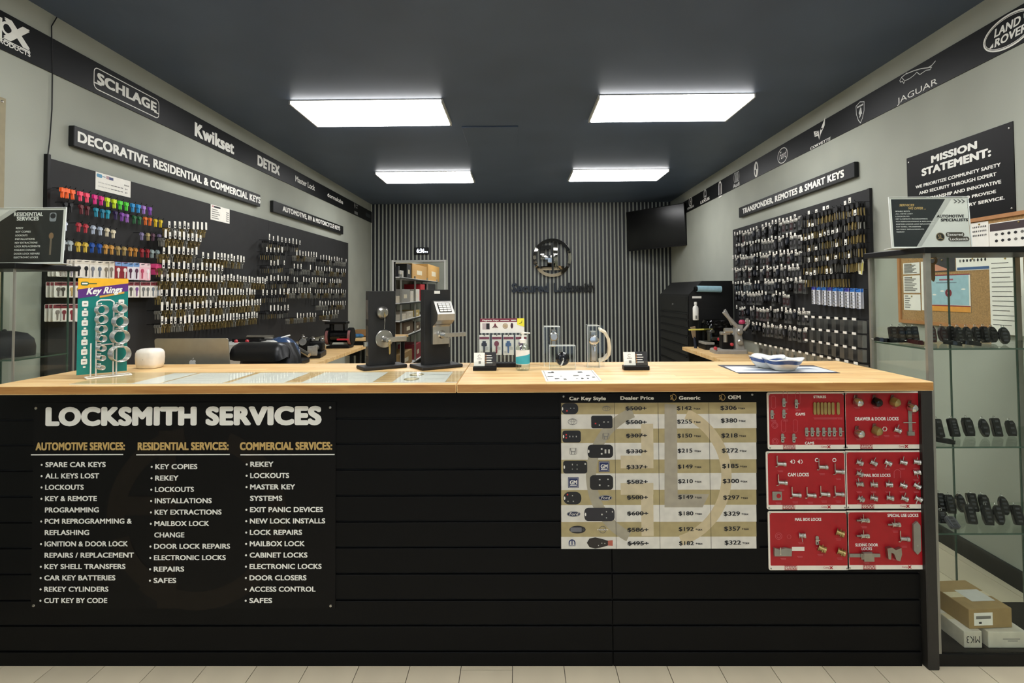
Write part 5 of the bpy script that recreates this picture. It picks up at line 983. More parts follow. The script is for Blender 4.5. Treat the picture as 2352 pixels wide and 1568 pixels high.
# business card holders
def cardholder(x0, x1, y, label):
    a = on(x0, y); b = on(x1, y); W = b[0]-a[0]; t = thing('card_holder', label, 'card holder', TR(a[0], a[1], HC+.0005)); MB('black_metal').box(0, W, 0, .055, 0, .018, b=.002).build('block', t)
    MB('acrylic').box(W*.02, W*.98, .006, .0075, .018, .04).build('front_lip', t)
    c_ = MB('paper').box(0, W*.46, 0, .06, 0, .006).build('card_stack', t, TR(W*.03, .026, .018)@RX(PI/2-.28)); m = MB('gold_print'); m.ring(W*.23, .044, .007, .0016, .0066, 'ink_grey', a0=.5, a1=5.5); m.rect(W*.13, .031, W*.34, .033, .0066, 'ink_grey'); m.rect(W*.2, .01, W*.3, .022, .0066, 'ink_grey'); m.build('print', c_)
    c_ = MB('ink').box(0, W*.5, 0, .062, 0, .006).build('card_stack', t, TR(W*.48, .03, .018)@RX(PI/2-.3))
    for i in range(4): m = MB('white_print'); m.rect(W*.09, .045-.011*i, W*(.3+.04*(i % 2)), .0485-.011*i, .0066); m.rect(W*.045, .043-.011*i, W*.075, .05-.011*i, .0066, C('c08a50')); m.build('print', c_)
cardholder(1086, 1140, 852, 'business card holder left of the sanitizer bottle'); cardholder(1434, 1493, 850.5, 'business card holder standing alone on the right worktop')
# hand sanitizer
a = on(1201, 851); t = thing('sanitizer_bottle', 'clear pump bottle of hand sanitizer with blue label', 'bottle', TR(a[0], a[1]+.02, HC+.0005)); r = .0325
mat('gel', 'dfe6e4', .1, noise=.03); glass('gel_clear', 'eef4f2', .1, .05); MB('gel_clear').lathe([(.028, 0), (r, .005), (r, .085), (.03, .102), (.018, .115), (.013, .12), (.013, .128)], 24).build('body', t)
m = MB(C('f0eee8', .4)); A = [-PI*.9+PI*.8*i/10 for i in range(11)]; V = [((r+.0004)*math.cos(q), (r+.0004)*math.sin(q), z) for z in (.028, .092) for q in A]; m.add(V, [(i, i+1, 12+i, 11+i) for i in range(10)], None, True); L_ = m.build('label', t)
m = MB(C('3ba9b8', .4)); V = [((r+.0008)*math.cos(q), (r+.0008)*math.sin(q), z) for z, s in ((.03, 0), (.06, 1)) for q in A]; V = [(x, y, z+(.014*(i % 11)/10 if i > 10 else 0)) for i, (x, y, z) in enumerate(V)]; m.add(V, [(i, i+1, 12+i, 11+i) for i in range(10)], None, True); m.build('blue_wave', L_)
MB('white_print').lathe([(.0145, .122), (.0145, .138), (.006, .14), (.005, .162), (.009, .164), (.009, .172), (0, .173)], 16).build('pump', t); MB('white_print').cyl((0, 0, .168), (.034, -.006, .166), .004, .003, n=8).build('nozzle', t)
# acrylic lock stands
def block(x0, x1, ytop, ybot, dy, label):
    a = on(x0, ybot); b = on(x1, ybot); VP = frame((0, a[1], 0), (1, 0, 0), Z3); h = px(VP, x0, ytop)[1]-HC; W = b[0]-a[0]
    t = thing('acrylic_lock_stand', label, 'lock display', TR(a[0], a[1], HC+.0005)); MB('acrylic').box(0, W, 0, dy, 0, h).build('clear_block', t); m = MB('acrylic_edge'); e = .0018
    for X in (0, W): m.box(X-e/2, X+e/2, -e/2, e/2, 0, h)
    m.box(0, W, -e/2, e/2, h-e*2.4, h); m.box(0, W, dy-e, dy, h-e, h); m.build('polished_edges', t); return t, VP, W, h, a
t, VP, W, h, a = block(1250, 1287, 749, 842, .06, 'tall acrylic block with a silver knob lock on the counter'); c = px(VP, 1272, 773)
MB('satin').lathe([(.021, 0), (.021, .008), (.017, .014), (.015, .018), (0, .018)], 24).build('knob', t, TR(c[0]-a[0], 0, c[1]-HC)@RX(PI/2)); MB('steel').box(c[0]-a[0]-.012, c[0]-a[0]+.012, .01, .05, c[1]-HC-.05, c[1]-HC+.03, b=.004).build('lock_body', t)
t, VP, W, h, a = block(1350, 1378, 747, 845, .06, 'tall acrylic block with cylinder lock and cream pull handle'); c = px(VP, 1364, 781)
MB('chrome').lathe([(.0235, 0), (.0235, .006), (.019, .012), (.015, .013), (0, .013)], 24).build('cylinder', t, TR(c[0]-a[0], 0, c[1]-HC)@RX(PI/2)); MB('steel').box(c[0]-a[0]-.014, c[0]-a[0]+.014, .01, .05, c[1]-HC-.1, c[1]-HC+.04, b=.004).build('lock_body', t)
k_ = MB('chrome'); k_.T = TR(c[0]-a[0]+.002, -.016, c[1]-HC-.012)@RX(PI/2); k_.torus((0, -.012, 0), .006, .0014, 12, 5); k_.prism([(-.003, -.018), (.003, -.018), (.003, -.036), (0, -.04), (-.003, -.036)], -.001, .001); k_.build('key', t)
hp = [px(VP, x, y) for x, y in ((1380, 757), (1391, 763), (1399, 778), (1402, 800), (1400, 815), (1392, 825), (1380, 830))]; m = MB(C('d8ccb0', .4)); Rg = []
for (u_, v_), wd in zip(hp, (.016, .012, .009, .0085, .009, .012, .016)): Rg.append([(u_-a[0]-.006, .02, v_-HC-wd*.5), (u_-a[0]+.008, .02, v_-HC-wd*.3), (u_-a[0]+.008, .045, v_-HC+wd*.3), (u_-a[0]-.006, .045, v_-HC+wd*.5)])
m.loft(Rg, smooth=False); m.build('pull_handle', t); MB('acrylic').box(W, W+.03, .055, .06, 0, h*.97).build('rear_plate', t)
t, VP, W, h, a = block(1262, 1322, 793, 848.5, .035, 'square acrylic block with a black padlock cylinder and key'); c = px(VP, 1292, 824)
B_ = MB('black_gloss').lathe([(.031, 0), (.031, .008), (.027, .016), (.016, .02), (.014, .02), (.011, .016), (0, .016)], 26).build('lock_face', t, TR(c[0]-a[0], 0, c[1]-HC)@RX(PI/2)); MB('steel').box(c[0]-a[0]-.012, c[0]-a[0]+.012, .003, .03, c[1]-HC-.018, c[1]-HC+.018).build('lock_body', t)
k_ = MB('chrome'); k_.box(-.001, .001, -.004, .004, .016, .03); k_.torus((0, 0, .034), .008, .0018, 12, 5, T=RY(PI/2)); k_.T = TR(0, -.006, .032)@RX(.5)@RZ(-.35); k_.prism([(-.004, 0), (.004, 0), (.004, -.018), (.0025, -.034), (-.0025, -.034)], -.001, .001); k_.build('key', B_)
# flyer, placemat, bowls
Q4 = [on(*p) for p in ((1254, 876.5), (1383, 875), (1362, 850), (1243, 851))]; t = thing('flyer', 'black and white printed flyer in front of acrylic locks', 'flyer', TR(Q4[0][0], Q4[0][1], HC+.0005)); S = [(x-Q4[0][0], y-Q4[0][1]) for x, y in Q4]
MB('paper').prism(S, 0, .001).build('sheet', t)
def bil(u, v): return tuple(S[0][k]*(1-u)*(1-v)+S[1][k]*u*(1-v)+S[2][k]*u*v+S[3][k]*(1-u)*v for k in (0, 1))
m = MB('ink'); m.stroke([bil(.04, .04), bil(.96, .04), bil(.96, .96), bil(.04, .96)], .002, .0015, 'ink_grey', True)
for u_, v_, su, sv in ((.15, .75, .1, .08), (.2, .78, .05, .14), (.12, .4, .12, .06), (.22, .2, .09, .07), (.32, .42, .04, .05), (.36, .15, .06, .12), (.6, .45, .12, .08), (.68, .2, .05, .12), (.58, .18, .05, .05), (.72, .78, .1, .1), (.82, .45, .08, .06), (.9, .3, .06, .06), (.78, .2, .04, .1)):
    m.flat([bil(u_-su/2, v_-sv/2), bil(u_+su/2, v_-sv/3), bil(u_+su/3, v_+sv/2), bil(u_-su/2.5, v_+sv/2.2)], .0015, 'ink' if u_ < .3 or u_ > .65 else 'ink_grey')
m.build('print', t)
Q4 = [on(*p) for p in ((1697, 858), (1930, 857), (1868, 839.5), (1648, 838.5))]; t = thing('placemat', 'blue and white placemat under the stacked bowls', 'placemat', TR(Q4[0][0], Q4[0][1], HC+.0005)); S = [(x-Q4[0][0], y-Q4[0][1]) for x, y in Q4]
MB(C('23233a', .5)).prism(S, 0, .0015).build('border', t); m = MB(C('d8dcde', .5)); m.flat([bil(.0, .1), bil(.99, .1), bil(.97, .8), bil(.03, .8)], .0019)
m.flat([bil(.1, .35), bil(.35, .42), bil(.55, .3), bil(.3, .25)], .0023, C('6c7a90')); m.flat([bil(.6, .5), bil(.85, .6), bil(.9, .45), bil(.65, .4)], .0023, C('8a96a8')); m.flat([bil(.2, .6), bil(.45, .72), bil(.5, .6)], .0023, C('7c8a9e')); m.build('print', t)
def bowl(x, y, r, label, dz=0, rot=0, lean=0):
    a = on(x, y); t = thing('ceramic_bowl', label, 'bowl', TR(a[0], a[1]+.0, HC+.0032+dz)@RZ(rot)@RY(lean)); n = 32
    def ring(s, z, wav): return [((s*(1+wav*1.3*math.cos(4*q+.6)))*math.cos(q), (s*(1+wav*1.3*math.cos(4*q+.6)))*math.sin(q), z+wav*.09*math.cos(4*q+.6)) for q in [2*PI*i/n for i in range(n)]]
    O = [ring(r*.42, 0, 0), ring(r*.6, .006, .01), ring(r*.78, .022, .02), ring(r*.92, .04, .03), ring(r, .052, .05)]; I_ = [ring(r*.97, .0525, .05), ring(r*.87, .04, .03), ring(r*.7, .022, .02), ring(r*.3, .008, 0)]
    MB(C('dfe2e0', .2)).loft(O+I_).build('shell', t); m = MB(C('35508a', .2)); m.loft([[(x_*1.006, y_*1.006, z_) for x_, y_, z_ in ring(r*.855, .031, .025)], [(x_*1.006, y_*1.006, z_) for x_, y_, z_ in ring(r*.975, .0475, .042)]], cap=False); m.build('blue_band', t)
bowl(1798, 851, .083, 'front blue banded bowl on the placemat'); bowl(1762, 845.5, .078, 'rear blue banded bowl half hidden on the placemat', 0, .3)

# ------------------------------------------------------------------ right board: remotes and transponder keys
NR = .02
def bag_mesh(fw, fh, col, head):
    m = MB('bag'); m.box(-.021, .021, -.075, -.004, .05, .066); m.prism([(-.021, -.012), (.021, -.012), (.021, .008), (-.021, .008)], .058, .06, head)
    m.T = TR(0, -.06, .058)@RX(-PI/2)@RX(PI/2); m.prism([(x, y) for x, y in rr(-fw/2, 0, fw/2, fh, fw*.3, 2)], -.005, .0085, col); m.prism(rr(-fw*.3, fh*.3, fw*.3, fh*.8, fw*.1, 2), .0085, .0095, C('4a4a4c', .4)); return m.mesh('remote_key')
def fob_only(fw, fh, col):
    m = MB(col)
    for k in range(3): m.T = TR(.002*(k-1), 0, 0)@RZ(.1*(k-1)); m.prism(rr(-fw/2, -fh, fw/2, 0, fw*.32, 2), .02+k*.022, .033+k*.022)
    m.T = Matrix.Identity(4); m.prism(rr(-fw*.28, -fh*.75, fw*.28, -fh*.3, .003, 2), .077, .079, C('55565a', .4)); return m.mesh('remote_key')
FB = [bag_mesh(.03, .045, 'black_gloss', 'paper'), bag_mesh(.034, .042, C('2a2a30', .3), 'paper'), bag_mesh(.026, .05, 'black_rubber', 'paper_grey'), fob_only(.032, .05, 'black_gloss'), fob_only(.028, .06, 'black_rubber'), fob_only(.03, .042, C('20242c', .3)), bag_mesh(.03, .045, C('3a1a1e', .3), 'paper')]
SM = [tag_mesh(.03, .03, .1, False), tag_mesh(.034, .026, .1, True), tag_mesh(.03, .04, .1, True)]
G = 'remote key hooks on the right board'
for p0, p1, n, row in (((1688, 541), (1826, 500), 20, 'top left row of the remote board'), ((1686, 567), (1826, 541), 20, 'second left row of the remote board'), ((1684, 594), (1828, 580), 21, 'third left row of the remote board'), ((1683, 621), (1832, 615), 21, 'fourth left row of the remote board'),
                       ((1684, 652), (1838, 645), 21, 'fifth left row of the remote board'), ((1686, 676), (1800, 678), 17, 'sixth left row of the remote board'), ((1692, 708), (1846, 718), 20, 'seventh left row of the remote board'), ((1706, 742), (1838, 757), 15, 'bottom left row of the remote board')):
    hooks(RW, p0, p1, n, FB, 'remote key hook', row, G, tags=SM, nz=NR, skip=.12, jit=.005, name='remote_key_hook', sc=1.45)
G = 'transponder key hooks on the right board'
for p0, p1, n, row in (((1842, 496), (1963, 464), 14, 'top right row of the remote board'), ((1842, 525), (1965, 494), 14, 'second right row of the remote board'), ((1842, 553), (1965, 525), 14, 'third right row of the remote board'), ((1842, 580), (1965, 558), 14, 'fourth right row of the remote board'), ((1842, 604), (1962, 590), 14, 'fifth right row of the remote board'), ((1845, 632), (1930, 627), 10, 'sixth right row of the remote board')):
    hooks(RW, p0, p1, n, [KEY_BLACK, KEY_BLACK2, KEY_BLACK3, KEY_BLACK3], 'black transponder key hook', row, G, tags=SM, nz=NR, skip=.6, jit=.004, name='transponder_key_hook', sc=1.35)
# blue battery cards
def batt(x, i):
    d = .06; u, v = px(RW, x, 658+i*.6, NR+d); H = .145; W = .05; t = thing('battery_card', f'blue and white coin battery card, {nth(i+1)} of nine on the right board', 'battery card', RW@TR(u, v, NR)@RY(.0), 'battery cards on the right board')
    for q in range(2):
        z = d-q*.02; m = MB(C('d9dbe2', .4)); m.box(-W/2, W/2, -H, 0, z, z+.0015); m.rect(-W/2, -H*.18, W/2, 0, z+.002, C('2f6fc0', .35) if i % 3 else C('3a3f9a', .35)); c = m.build('card', t)
        if q == 0:
            for k in range(5): y = -H*(.27+.165*k); MB('steel').lathe([(.0085, 0), (.0085, .003), (0, .003)], 12).build('coin_battery', c, TR(-.008, y, z+.0017)); MB(C('26365e', .4)).rect(-W/2+.002, y-.0135, W/2-.002, y-.011, z+.002).build('divider_line', c)
    MB('black_metal').tube([(0, -.006, 0), (0, -.006, d+.02)], .0018, n=5).build('hook', t)
for i, x in enumerate((1868, 1880, 1893, 1905, 1917, 1932, 1945, 1958, 1972)): batt(x, i)
# tagged clear bags
def bagrow(p0, p1, n, row):
    a = px(RW, *p0, NR+.1); b = px(RW, *p1, NR+.1)
    for i in range(n):
        f = i/(n-1); u = a[0]+(b[0]-a[0])*f; v = a[1]+(b[1]-a[1])*f
        r = place('bag_hook', HOOK, None, RW@TR(u, v, NR)); tag(r, f'{nth(i+1)} clear bag hook from the left, {row}', 'key hook', 'clear bag hooks on the right board')
        m = MB('paper'); place('price_tag', PTAG, r); place('clear_bag', BAGS[(i*7+len(row)) % 3], r)
PTAG = MB('paper').box(-.024, .024, -.008, .01, .1, .103).mesh('price_tag')
def clearbag(col, w):
    m = MB('bag'); m.box(-.03, .03, -.1, -.012, .03, .06); m.T = TR(0, -.075, .045); m.prism(rr(-w/2, -.02, w/2, .025, .006, 2), -.006, .006, col); return m.mesh('clear_bag')
BAGS = [clearbag('black_rubber', .04), clearbag('steel', .012), clearbag('black_gloss', .03)]
bagrow((1852, 727), (1962, 733), 7, 'upper bag row of the remote board'); bagrow((1852, 754), (1962, 766), 7, 'middle bag row of the remote board'); bagrow((1852, 781), (1962, 799), 7, 'lower bag row of the remote board'); bagrow((1736, 788), (1966, 834), 16, 'slanting bottom bag row')
# single odd items
u, v = px(RW, 1978, 596, NR+.05); t = thing('key_package', 'white and yellow card hanging at the right edge of the remote board', 'key package', RW@TR(u, v, NR)); MB(C('e6e4cc', .4)).prism([(-.03, -.1), (.01, -.11), (.03, -.02), (.02, 0), (-.03, -.01)], .05, .053).build('card', t); MB(C('e8dc5a', .4)).prism([(.0, -.1), (.009, -.105), (.029, -.02), (.012, -.03)], .0535, .054).build('yellow_corner', t); MB('black_metal').tube([(0, -.012, 0), (0, -.012, .07)], .002, n=5).build('hook', t)

# ------------------------------------------------------------------ benches
DZ = .84; DT = frame((0, 0, DZ), (1, 0, 0), (0, 1, 0))
def dk(x, y): return px(DT, x, y)
def bench(x0, x1, y0, y1, label, th=.04):
    t = thing('workbench', label, 'workbench', TR((x0+x1)/2, (y0+y1)/2, 0)); cx, cy = (x0+x1)/2, (y0+y1)/2
    MB('butcher').box(x0-cx, x1-cx, y0-cy, y1-cy, DZ-th, DZ, b=.003).build('bench_top', t)
    MB('black_metal').box(x0-cx+.05, x1-cx-.05, y0-cy+.05, y0-cy+.08, DZ-th-.08, DZ-th).build('rail', t); MB('black_metal').box(x0-cx+.05, x1-cx-.05, y1-cy-.08, y1-cy-.05, DZ-th-.08, DZ-th).build('rail', t)
    for X in (x0-cx+.05, x1-cx-.1):
        for Y in (y0-cy+.05, y1-cy-.1): MB('black_metal').box(X, X+.05, Y, Y+.05, 0, DZ-th).build('leg', t)
xe = dk(716, 837)[0]; ye = dk(800, 793)[1]; bench(AL+.03, xe, 2.95, ye, 'long butcher block workbench along the left wall')
y2 = dk(820, 777)[1]; bench(AL+.03, -1.75, y2, min(y2+.75, 9.4), 'far butcher block workbench at the end of left wall')
xr = dk(1567, 796)[0]; yr = dk(1567, 796)[1]; bench(xr, wx(4.0)-.02, 4.0, yr, 'butcher block workbench below the remote board')

# laptop
la, lb = px(frame((0, 2.83, 0), (1, 0, 0), Z3), 346, 765)[0], px(frame((0, 2.83, 0), (1, 0, 0), Z3), 517, 765)[0]; LWD = lb-la; LH = .262
mat('laptop_alu', '9a9789', .35, .6, noise=.03); t = thing('laptop', 'open silver laptop seen from behind at the counter edge', 'laptop', TR(la, 2.9, 1.0065))
MB('laptop_alu').box(0, LWD, 0, .22, 0, .014, b=.004).build('base', t); L_ = MB('laptop_alu').prism(rr(0, 0, LWD, LH, .012), -.003, .003).build('lid', t, TR(0, -.004, .012)@RX(PI/2+.13)@TR(0, 0, .0))
m = MB(C('cfcfc8', .35, 0)); c = (LWD*.5, LH*.5); k = .0205
AP = [(0, .62), (.25, .78), (.6, .75), (.85, .52), (.68, .22), (.7, -.12), (.92, -.36), (.72, -.75), (.42, -1.0), (.2, -.95), (0, -.9), (-.2, -.95), (-.42, -1.0), (-.72, -.75), (-.92, -.2), (-.9, .3), (-.6, .72), (-.25, .78)]
m.flat([(c[0]+x*k, c[1]+y*k) for x, y in AP], .0034); m.flat([(c[0]+x*k, c[1]+y*k) for x, y in ((.0, .85), (.06, 1.15), (.36, 1.45), (.32, 1.1))], .0034); m.build('fruit_logo', L_)
MB('black_gloss').prism(rr(.006, .006, LWD-.006, LH-.006, .008), -.0035, -.003).build('screen', L_)
# office chair
a = px(frame((0, 3.35, 0), (1, 0, 0), Z3), 600, 800); t = thing('office_chair', 'black leather office chair behind the counter beside the laptop', 'chair', TR(a[0], 3.45, 0)@RZ(-.25))
def pad(m, x0, x1, y, d, z0, z1, bulge):
    Rg = []
    for i in range(9):
        f = i/8; z = z0+(z1-z0)*f; s = 1-.28*max(0, (f-.72)/.28)**2-.1*max(0, (.2-f)/.2); yy = y+.05*math.sin(f*2.4)
        Rg.append([(x0*s+(x1-x0)*s*j/10, yy-bulge*math.sin(PI*j/10)**.6*(.35+.65*math.sin(PI*min(1, max(0, f*.96+.02)))), z) for j in range(11)]+[(x1*s-(x1-x0)*s*j/10, yy+d, z) for j in range(11)])
    m.loft(Rg)
m = MB('leather'); pad(m, -.21, .21, -.06, .07, .55, 1.2, .06); B_ = m.build('backrest', t); m = MB('leather'); Rg = []
for i in range(13): q = -PI*.1+PI*1.2*i/12; Rg.append([(x, -.075-.06*math.cos(q)*(1 if abs(x) < .2 else .75), 1.125+.085*math.sin(q)*(1 if abs(x) < .17 else .8)) for x in [-.175+.035*j for j in range(11)]]+[(x, -.05, 1.12) for x in [.175-.035*j for j in range(11)]])
m.loft(Rg); m.build('head_cushion', B_); m = MB('leather'); m.box(-.25, .25, -.02, .48, .44, .54, b=.04); m.build('seat', t)
MB('black_metal').cyl((0, .22, .1), (0, .22, .44), .03).build('gas_column', t)
for k in range(5):
    q = 2*PI*k/5; L_ = MB('black_metal').cyl((0, .22, .1), (.28*math.cos(q), .22+.28*math.sin(q), .07), .025, .018).build('base_arm', t); MB('black_rubber').cyl((.28*math.cos(q)-.012, .22+.28*math.sin(q), .03), (.28*math.cos(q)+.012, .22+.28*math.sin(q), .03), .03).build('castor', L_)
for sx in (-1, 1): m = MB('black_metal'); m.tube([(sx*.26, .3, .48), (sx*.3, .3, .68), (sx*.3, .1, .7)], .02); m.box(sx*.3-.035, sx*.3+.035, .0, .32, .69, .72, 'leather', b=.012); m.build('armrest', t)

# key machines on the left bench
a = dk(590, 826); t = thing('key_duplicator', 'pale grey key duplicator with red knobs behind the office chair', 'key machine', TR(-2.22, 4.52, DZ)); 
MB(C('b8b8b2', .4)).loft([[(x*s, y*s, z) for x, y in rr(-.2, -.16, .2, .16, .05)] for z, s in ((0, 1), (.2, 1), (.26, .92), (.275, .8))], smooth=False).build('housing', t); m = MB('black_metal'); m.box(-.12, .12, -.06, .06, .272, .3, b=.01); m.build('carriage', t)
for dx in (-.06, .03): MB(C('b03038', .4)).lathe([(.015, 0), (.015, .018), (.008, .026), (0, .026)], 12).build('red_knob', t, TR(dx, -.1, .272))
m = MB('steel'); m.cyl((-.02, 0, .31), (.2, 0, .31), .015); m.build('spindle', t)
t = thing('key_duplicator', 'blue hooded key cutting machine on the left bench', 'key machine', TR(-2.2, 5.12, DZ)); Rg = []
for f, hz, w_ in ((0, .1, .09), (.12, .18, .13), (.3, .225, .15), (.55, .23, .15), (.75, .2, .14), (.92, .13, .11), (1, .08, .08)):
    y = -.22+.4*f; Rg.append([(w_*math.cos(q), y, .04+hz*max(0, math.sin(q))**.7) for q in [PI*i/10 for i in range(11)]]+[(-w_, y, .03), (w_, y, .03)])
mat('machine_blue', '2c4468', .25, noise=.08, coat=.4); MB('machine_blue').loft(Rg).build('blue_hood', t); MB('black_metal').box(-.18, .18, -.3, .2, 0, .045, b=.01).build('base', t); m = MB('white_print'); m.tube([(.0, -.19, .17), (.02, -.08, .262), (.04, .06, .272)], .007); m.build('white_stripe', t); m = MB('black_metal'); m.box(.02, .16, -.36, -.2, .04, .16, b=.02); m.cyl((.05, -.38, .1), (.05, -.26, .1), .05, m='steel'); m.build('clamp', t)
t = thing('key_duplicator', 'dark metal key cutting machine with steel clamps on bench edge', 'key machine', TR(dk(706, 824)[0]-.03, dk(706, 824)[1]+.17, DZ)@RZ(.15)); MB('black_metal').box(-.13, .13, -.16, .16, 0, .06, b=.012).build('base', t)
m = MB('black_metal'); m.box(-.1, .0, -.12, .14, .06, .2, b=.02); m.box(-.02, .12, -.02, .14, .06, .16, b=.015); m.build('frame', t); m = MB('nickel'); m.cyl((-.05, -.15, .17), (-.05, .02, .17), .035); m.cyl((.06, -.12, .1), (.06, .06, .1), .03); m.build('motor', t)
for X, Y, z in ((-.06, -.1, .2), (.02, .0, .17), (.09, .08, .16)): MB('steel').lathe([(.026, 0), (.026, .02), (.016, .03), (.016, .045), (0, .045)], 12).build('clamp_knob', t, TR(X, Y, z))
MB('steel').cyl((-.1, -.2, .12), (.05, -.3, .05), .022).build('handle', t); m = MB('nickel'); m.box(.0, .1, -.165, -.15, .03, .13, b=.006); m.disc(.05, 0, .0, 0); m.build('face_plate', t)
gx = dk(775, 800); t = thing('bench_grinder', 'black bench grinder with red wheel at the far end of left bench', 'grinder', TR(gx[0], gx[1]+.1, DZ)); MB('black_metal').box(-.14, .14, -.1, .1, 0, .03, b=.008).build('foot', t); m = MB('black_gloss'); m.cyl((-.1, 0, .14), (.1, 0, .14), .075, n=18); m.build('motor', t)
for sx in (-1, 1):
    g = MB('black_metal').cyl((sx*.11, 0, .14), (sx*.16, 0, .14), .105, n=20).build('wheel_guard', t); MB(C('8a5a58', .7)).cyl((sx*.12, -.02, .135), (sx*.15, -.02, .135), .095, n=20).build('wheel', g)
MB('black_metal').box(-.16, .1, -.09, .06, .29, .32, b=.006).build('top_tray', t); m = MB('black_metal'); m.tube([(-.1, 0, .2), (-.1, 0, .3)], .03); m.tube([(.05, 0, .2), (.05, -.02, .3)], .012); m.build('tray_post', t); m = MB(C('c02a3c', .4)); m.box(.0, .14, -.125, -.11, .1, .12); m.build('red_guard', t); MB('steel').cyl((-.2, -.05, .335), (-.12, -.02, .325), .006).build('dressing_tool', t)
# things on the far bench
a = dk(815, 772); t = thing('work_gloves', 'blue work gloves lying on the far left bench', 'gloves', TR(a[0]+.04, y2+.14, DZ)); m = MB(C('2f6a98', .6))
for k in range(5): m.ball((-.12+.06*k, .01*math.sin(k*2), .028), .05, .03, .028, 10, 6)
m.build('glove', t); m = MB(C('275a86', .6)); m.box(-.15, .12, .03, .12, 0, .05, b=.02); m.build('glove', t)
t = thing('parts_box', 'shallow brown parts box on the far left bench', 'box', TR(-2.38, y2+.38, DZ)); m = MB(C('a07848', .7)); m.box(-.12, .12, -.1, .1, 0, .015); [m.box(*b_) for b_ in ((-.12, .12, -.1, -.09, 0, .1), (-.12, .12, .09, .1, 0, .1), (-.12, -.11, -.1, .1, 0, .1), (.11, .12, -.1, .1, 0, .1))]; m.build('box', t)
t = thing('yellow_tape', 'yellow tape bundle beside the parts box on far bench', 'tape', TR(-2.43, y2+.62, DZ)); m = MB(C('d8cc4a', .5)); m.torus((0, 0, .035), .06, .03, 16, 8); m.build('roll', t); m = MB(C('d8cc4a', .5)); m.prism([(.04, -.02), (.14, -.04), (.13, .05), (.05, .04)], .03, .08); m.build('loose_end', t)

# right bench machines
a = dk(1680, 812); t = thing('key_duplicator', 'grey upright key machine with red levers on the right bench', 'key machine', TR(a[0], a[1]+.08, DZ)@RZ(-.05)); G1 = mat('machine_grey', '9b9890', .4, noise=.05).name
MB(G1).loft([[(x*s, y*s, z) for x, y in rr(-.17, -.12, .17, .12, .03)] for z, s in ((0, 1), (.03, 1), (.045, .95))], smooth=False).build('base', t); MB(G1).loft([[(x, y, .03) for x, y in rr(.06, -.07, .16, .07, .02)], [(x-.02, y, .19) for x, y in rr(.07, -.06, .15, .06, .02)], [(x+.01, y, .3) for x, y in rr(.06, -.05, .14, .05, .02)]], smooth=False).build('column', t)
for z in (.12, .23): MB('nickel').lathe([(.032, 0), (.032, .02), (.02, .03), (0, .03)], 16).build('pivot_cap', t, TR(.1, -.06, z)@RX(PI/2))
MB(G1).cyl((.1, -.03, .26), (-.06, -.05, .44), .024, .018).build('lever', t); MB(G1).cyl((.06, .04, .3), (-.02, .04, .46), .02, .015).build('lever', t); MB(C('b03058', .4)).lathe([(.03, 0), (.036, .02), (.02, .045), (0, .045)], 14).build('red_knob', t, TR(.14, -.02, .31)); m = MB(G1); m.tube([(.15, -.03, .24), (.2, -.03, .3), (.19, -.03, .37)], .016); m.build('crank_arm', t)
MB('black_metal').box(-.08, .04, -.05, .06, .045, .2, b=.01).build('head', t); m = MB('nickel'); m.cyl((-.06, -.06, .24), (.02, -.06, .24), .03); m.cyl((-.05, -.06, .12), (-.05, -.06, .22), .02); m.box(-.1, .0, -.08, -.02, .2, .23, b=.006); m.build('spindle', t)
for X, z in ((-.17, .06), (.0, .1)): MB(C('b83840', .4)).lathe([(.018, 0), (.018, .02), (.009, .03), (0, .03)], 10).build('red_knob', t, TR(X, -.1, z)@RX(PI/2))
a = dk(1640, 800); t = thing('key_duplicator', 'smoky shielded key machine near the tool chest', 'key machine', TR(a[0], a[1]-.02, DZ)); MB('black_metal').loft([[(x, y, z) for x, y in rr(-.15, -.15, .18, .15, .05)] for z in (0, .06)], smooth=False).build('base', t); m = MB(G1); m.prism([(-.15, -.14), (-.05, -.14), (-.05, .1), (-.15, .1)], .06, .085); m.build('tray', t)
glass('smoke', 'b4b4ae', .03, .05, .25); MB('smoke').loft([[(x*s, y*s, z) for x, y in rr(-.13, -.12, .18, .14, .07)] for z, s in ((.07, 1), (.28, .98), (.33, .8))], smooth=True).build('smoky_shield', t); m = MB('black_metal'); m.box(-.03, .12, -.04, .1, .06, .26, b=.02); m.build('head', t); m = MB('nickel'); m.cyl((-.08, -.06, .09), (-.08, -.06, .2), .022); m.cyl((-.1, -.05, .2), (-.02, -.05, .2), .014); m.box(-.06, .05, -.09, -.05, .1, .14, b=.006); m.build('spindle', t); MB(C('b83840', .4)).lathe([(.018, 0), (.018, .02), (0, .025)], 10).build('red_knob', t, TR(.0, -.13, .12)@RX(PI/2)); MB(C('d8d060', .5)).cyl((-.3, -.02, .22), (-.02, -.02, .225), .009).build('yellow_rod', t)
a = dk(1594, 798); t = thing('bench_brush', 'short wooden-tipped brush standing at the bench corner', 'brush', TR(a[0]-.0, a[1]-.06, DZ)@RY(-.12)); MB(C('1c2436', .4)).cyl((0, 0, 0), (0, 0, .13), .018, .012).build('handle', t); MB(C('8a765c', .8)).loft([[(x*s, y*s, z) for x, y in rr(-.024, -.012, .024, .012, .006)] for z, s in ((.12, .7), (.16, .9), (.25, 1.25))], smooth=False).build('bristles', t)
a = dk(1735, 824); tag(MB('black_rubber').tube([Vector((a[0]-.05, a[1]+.02, DZ+.006)), Vector((a[0], a[1]-.02, DZ+.006)), Vector((a[0]+.1, a[1], DZ+.006)), Vector((a[0]+.02, a[1]+.05, DZ+.006))], .005).build('thin_cable'), 'thin black cable end lying on the right bench', 'cable')
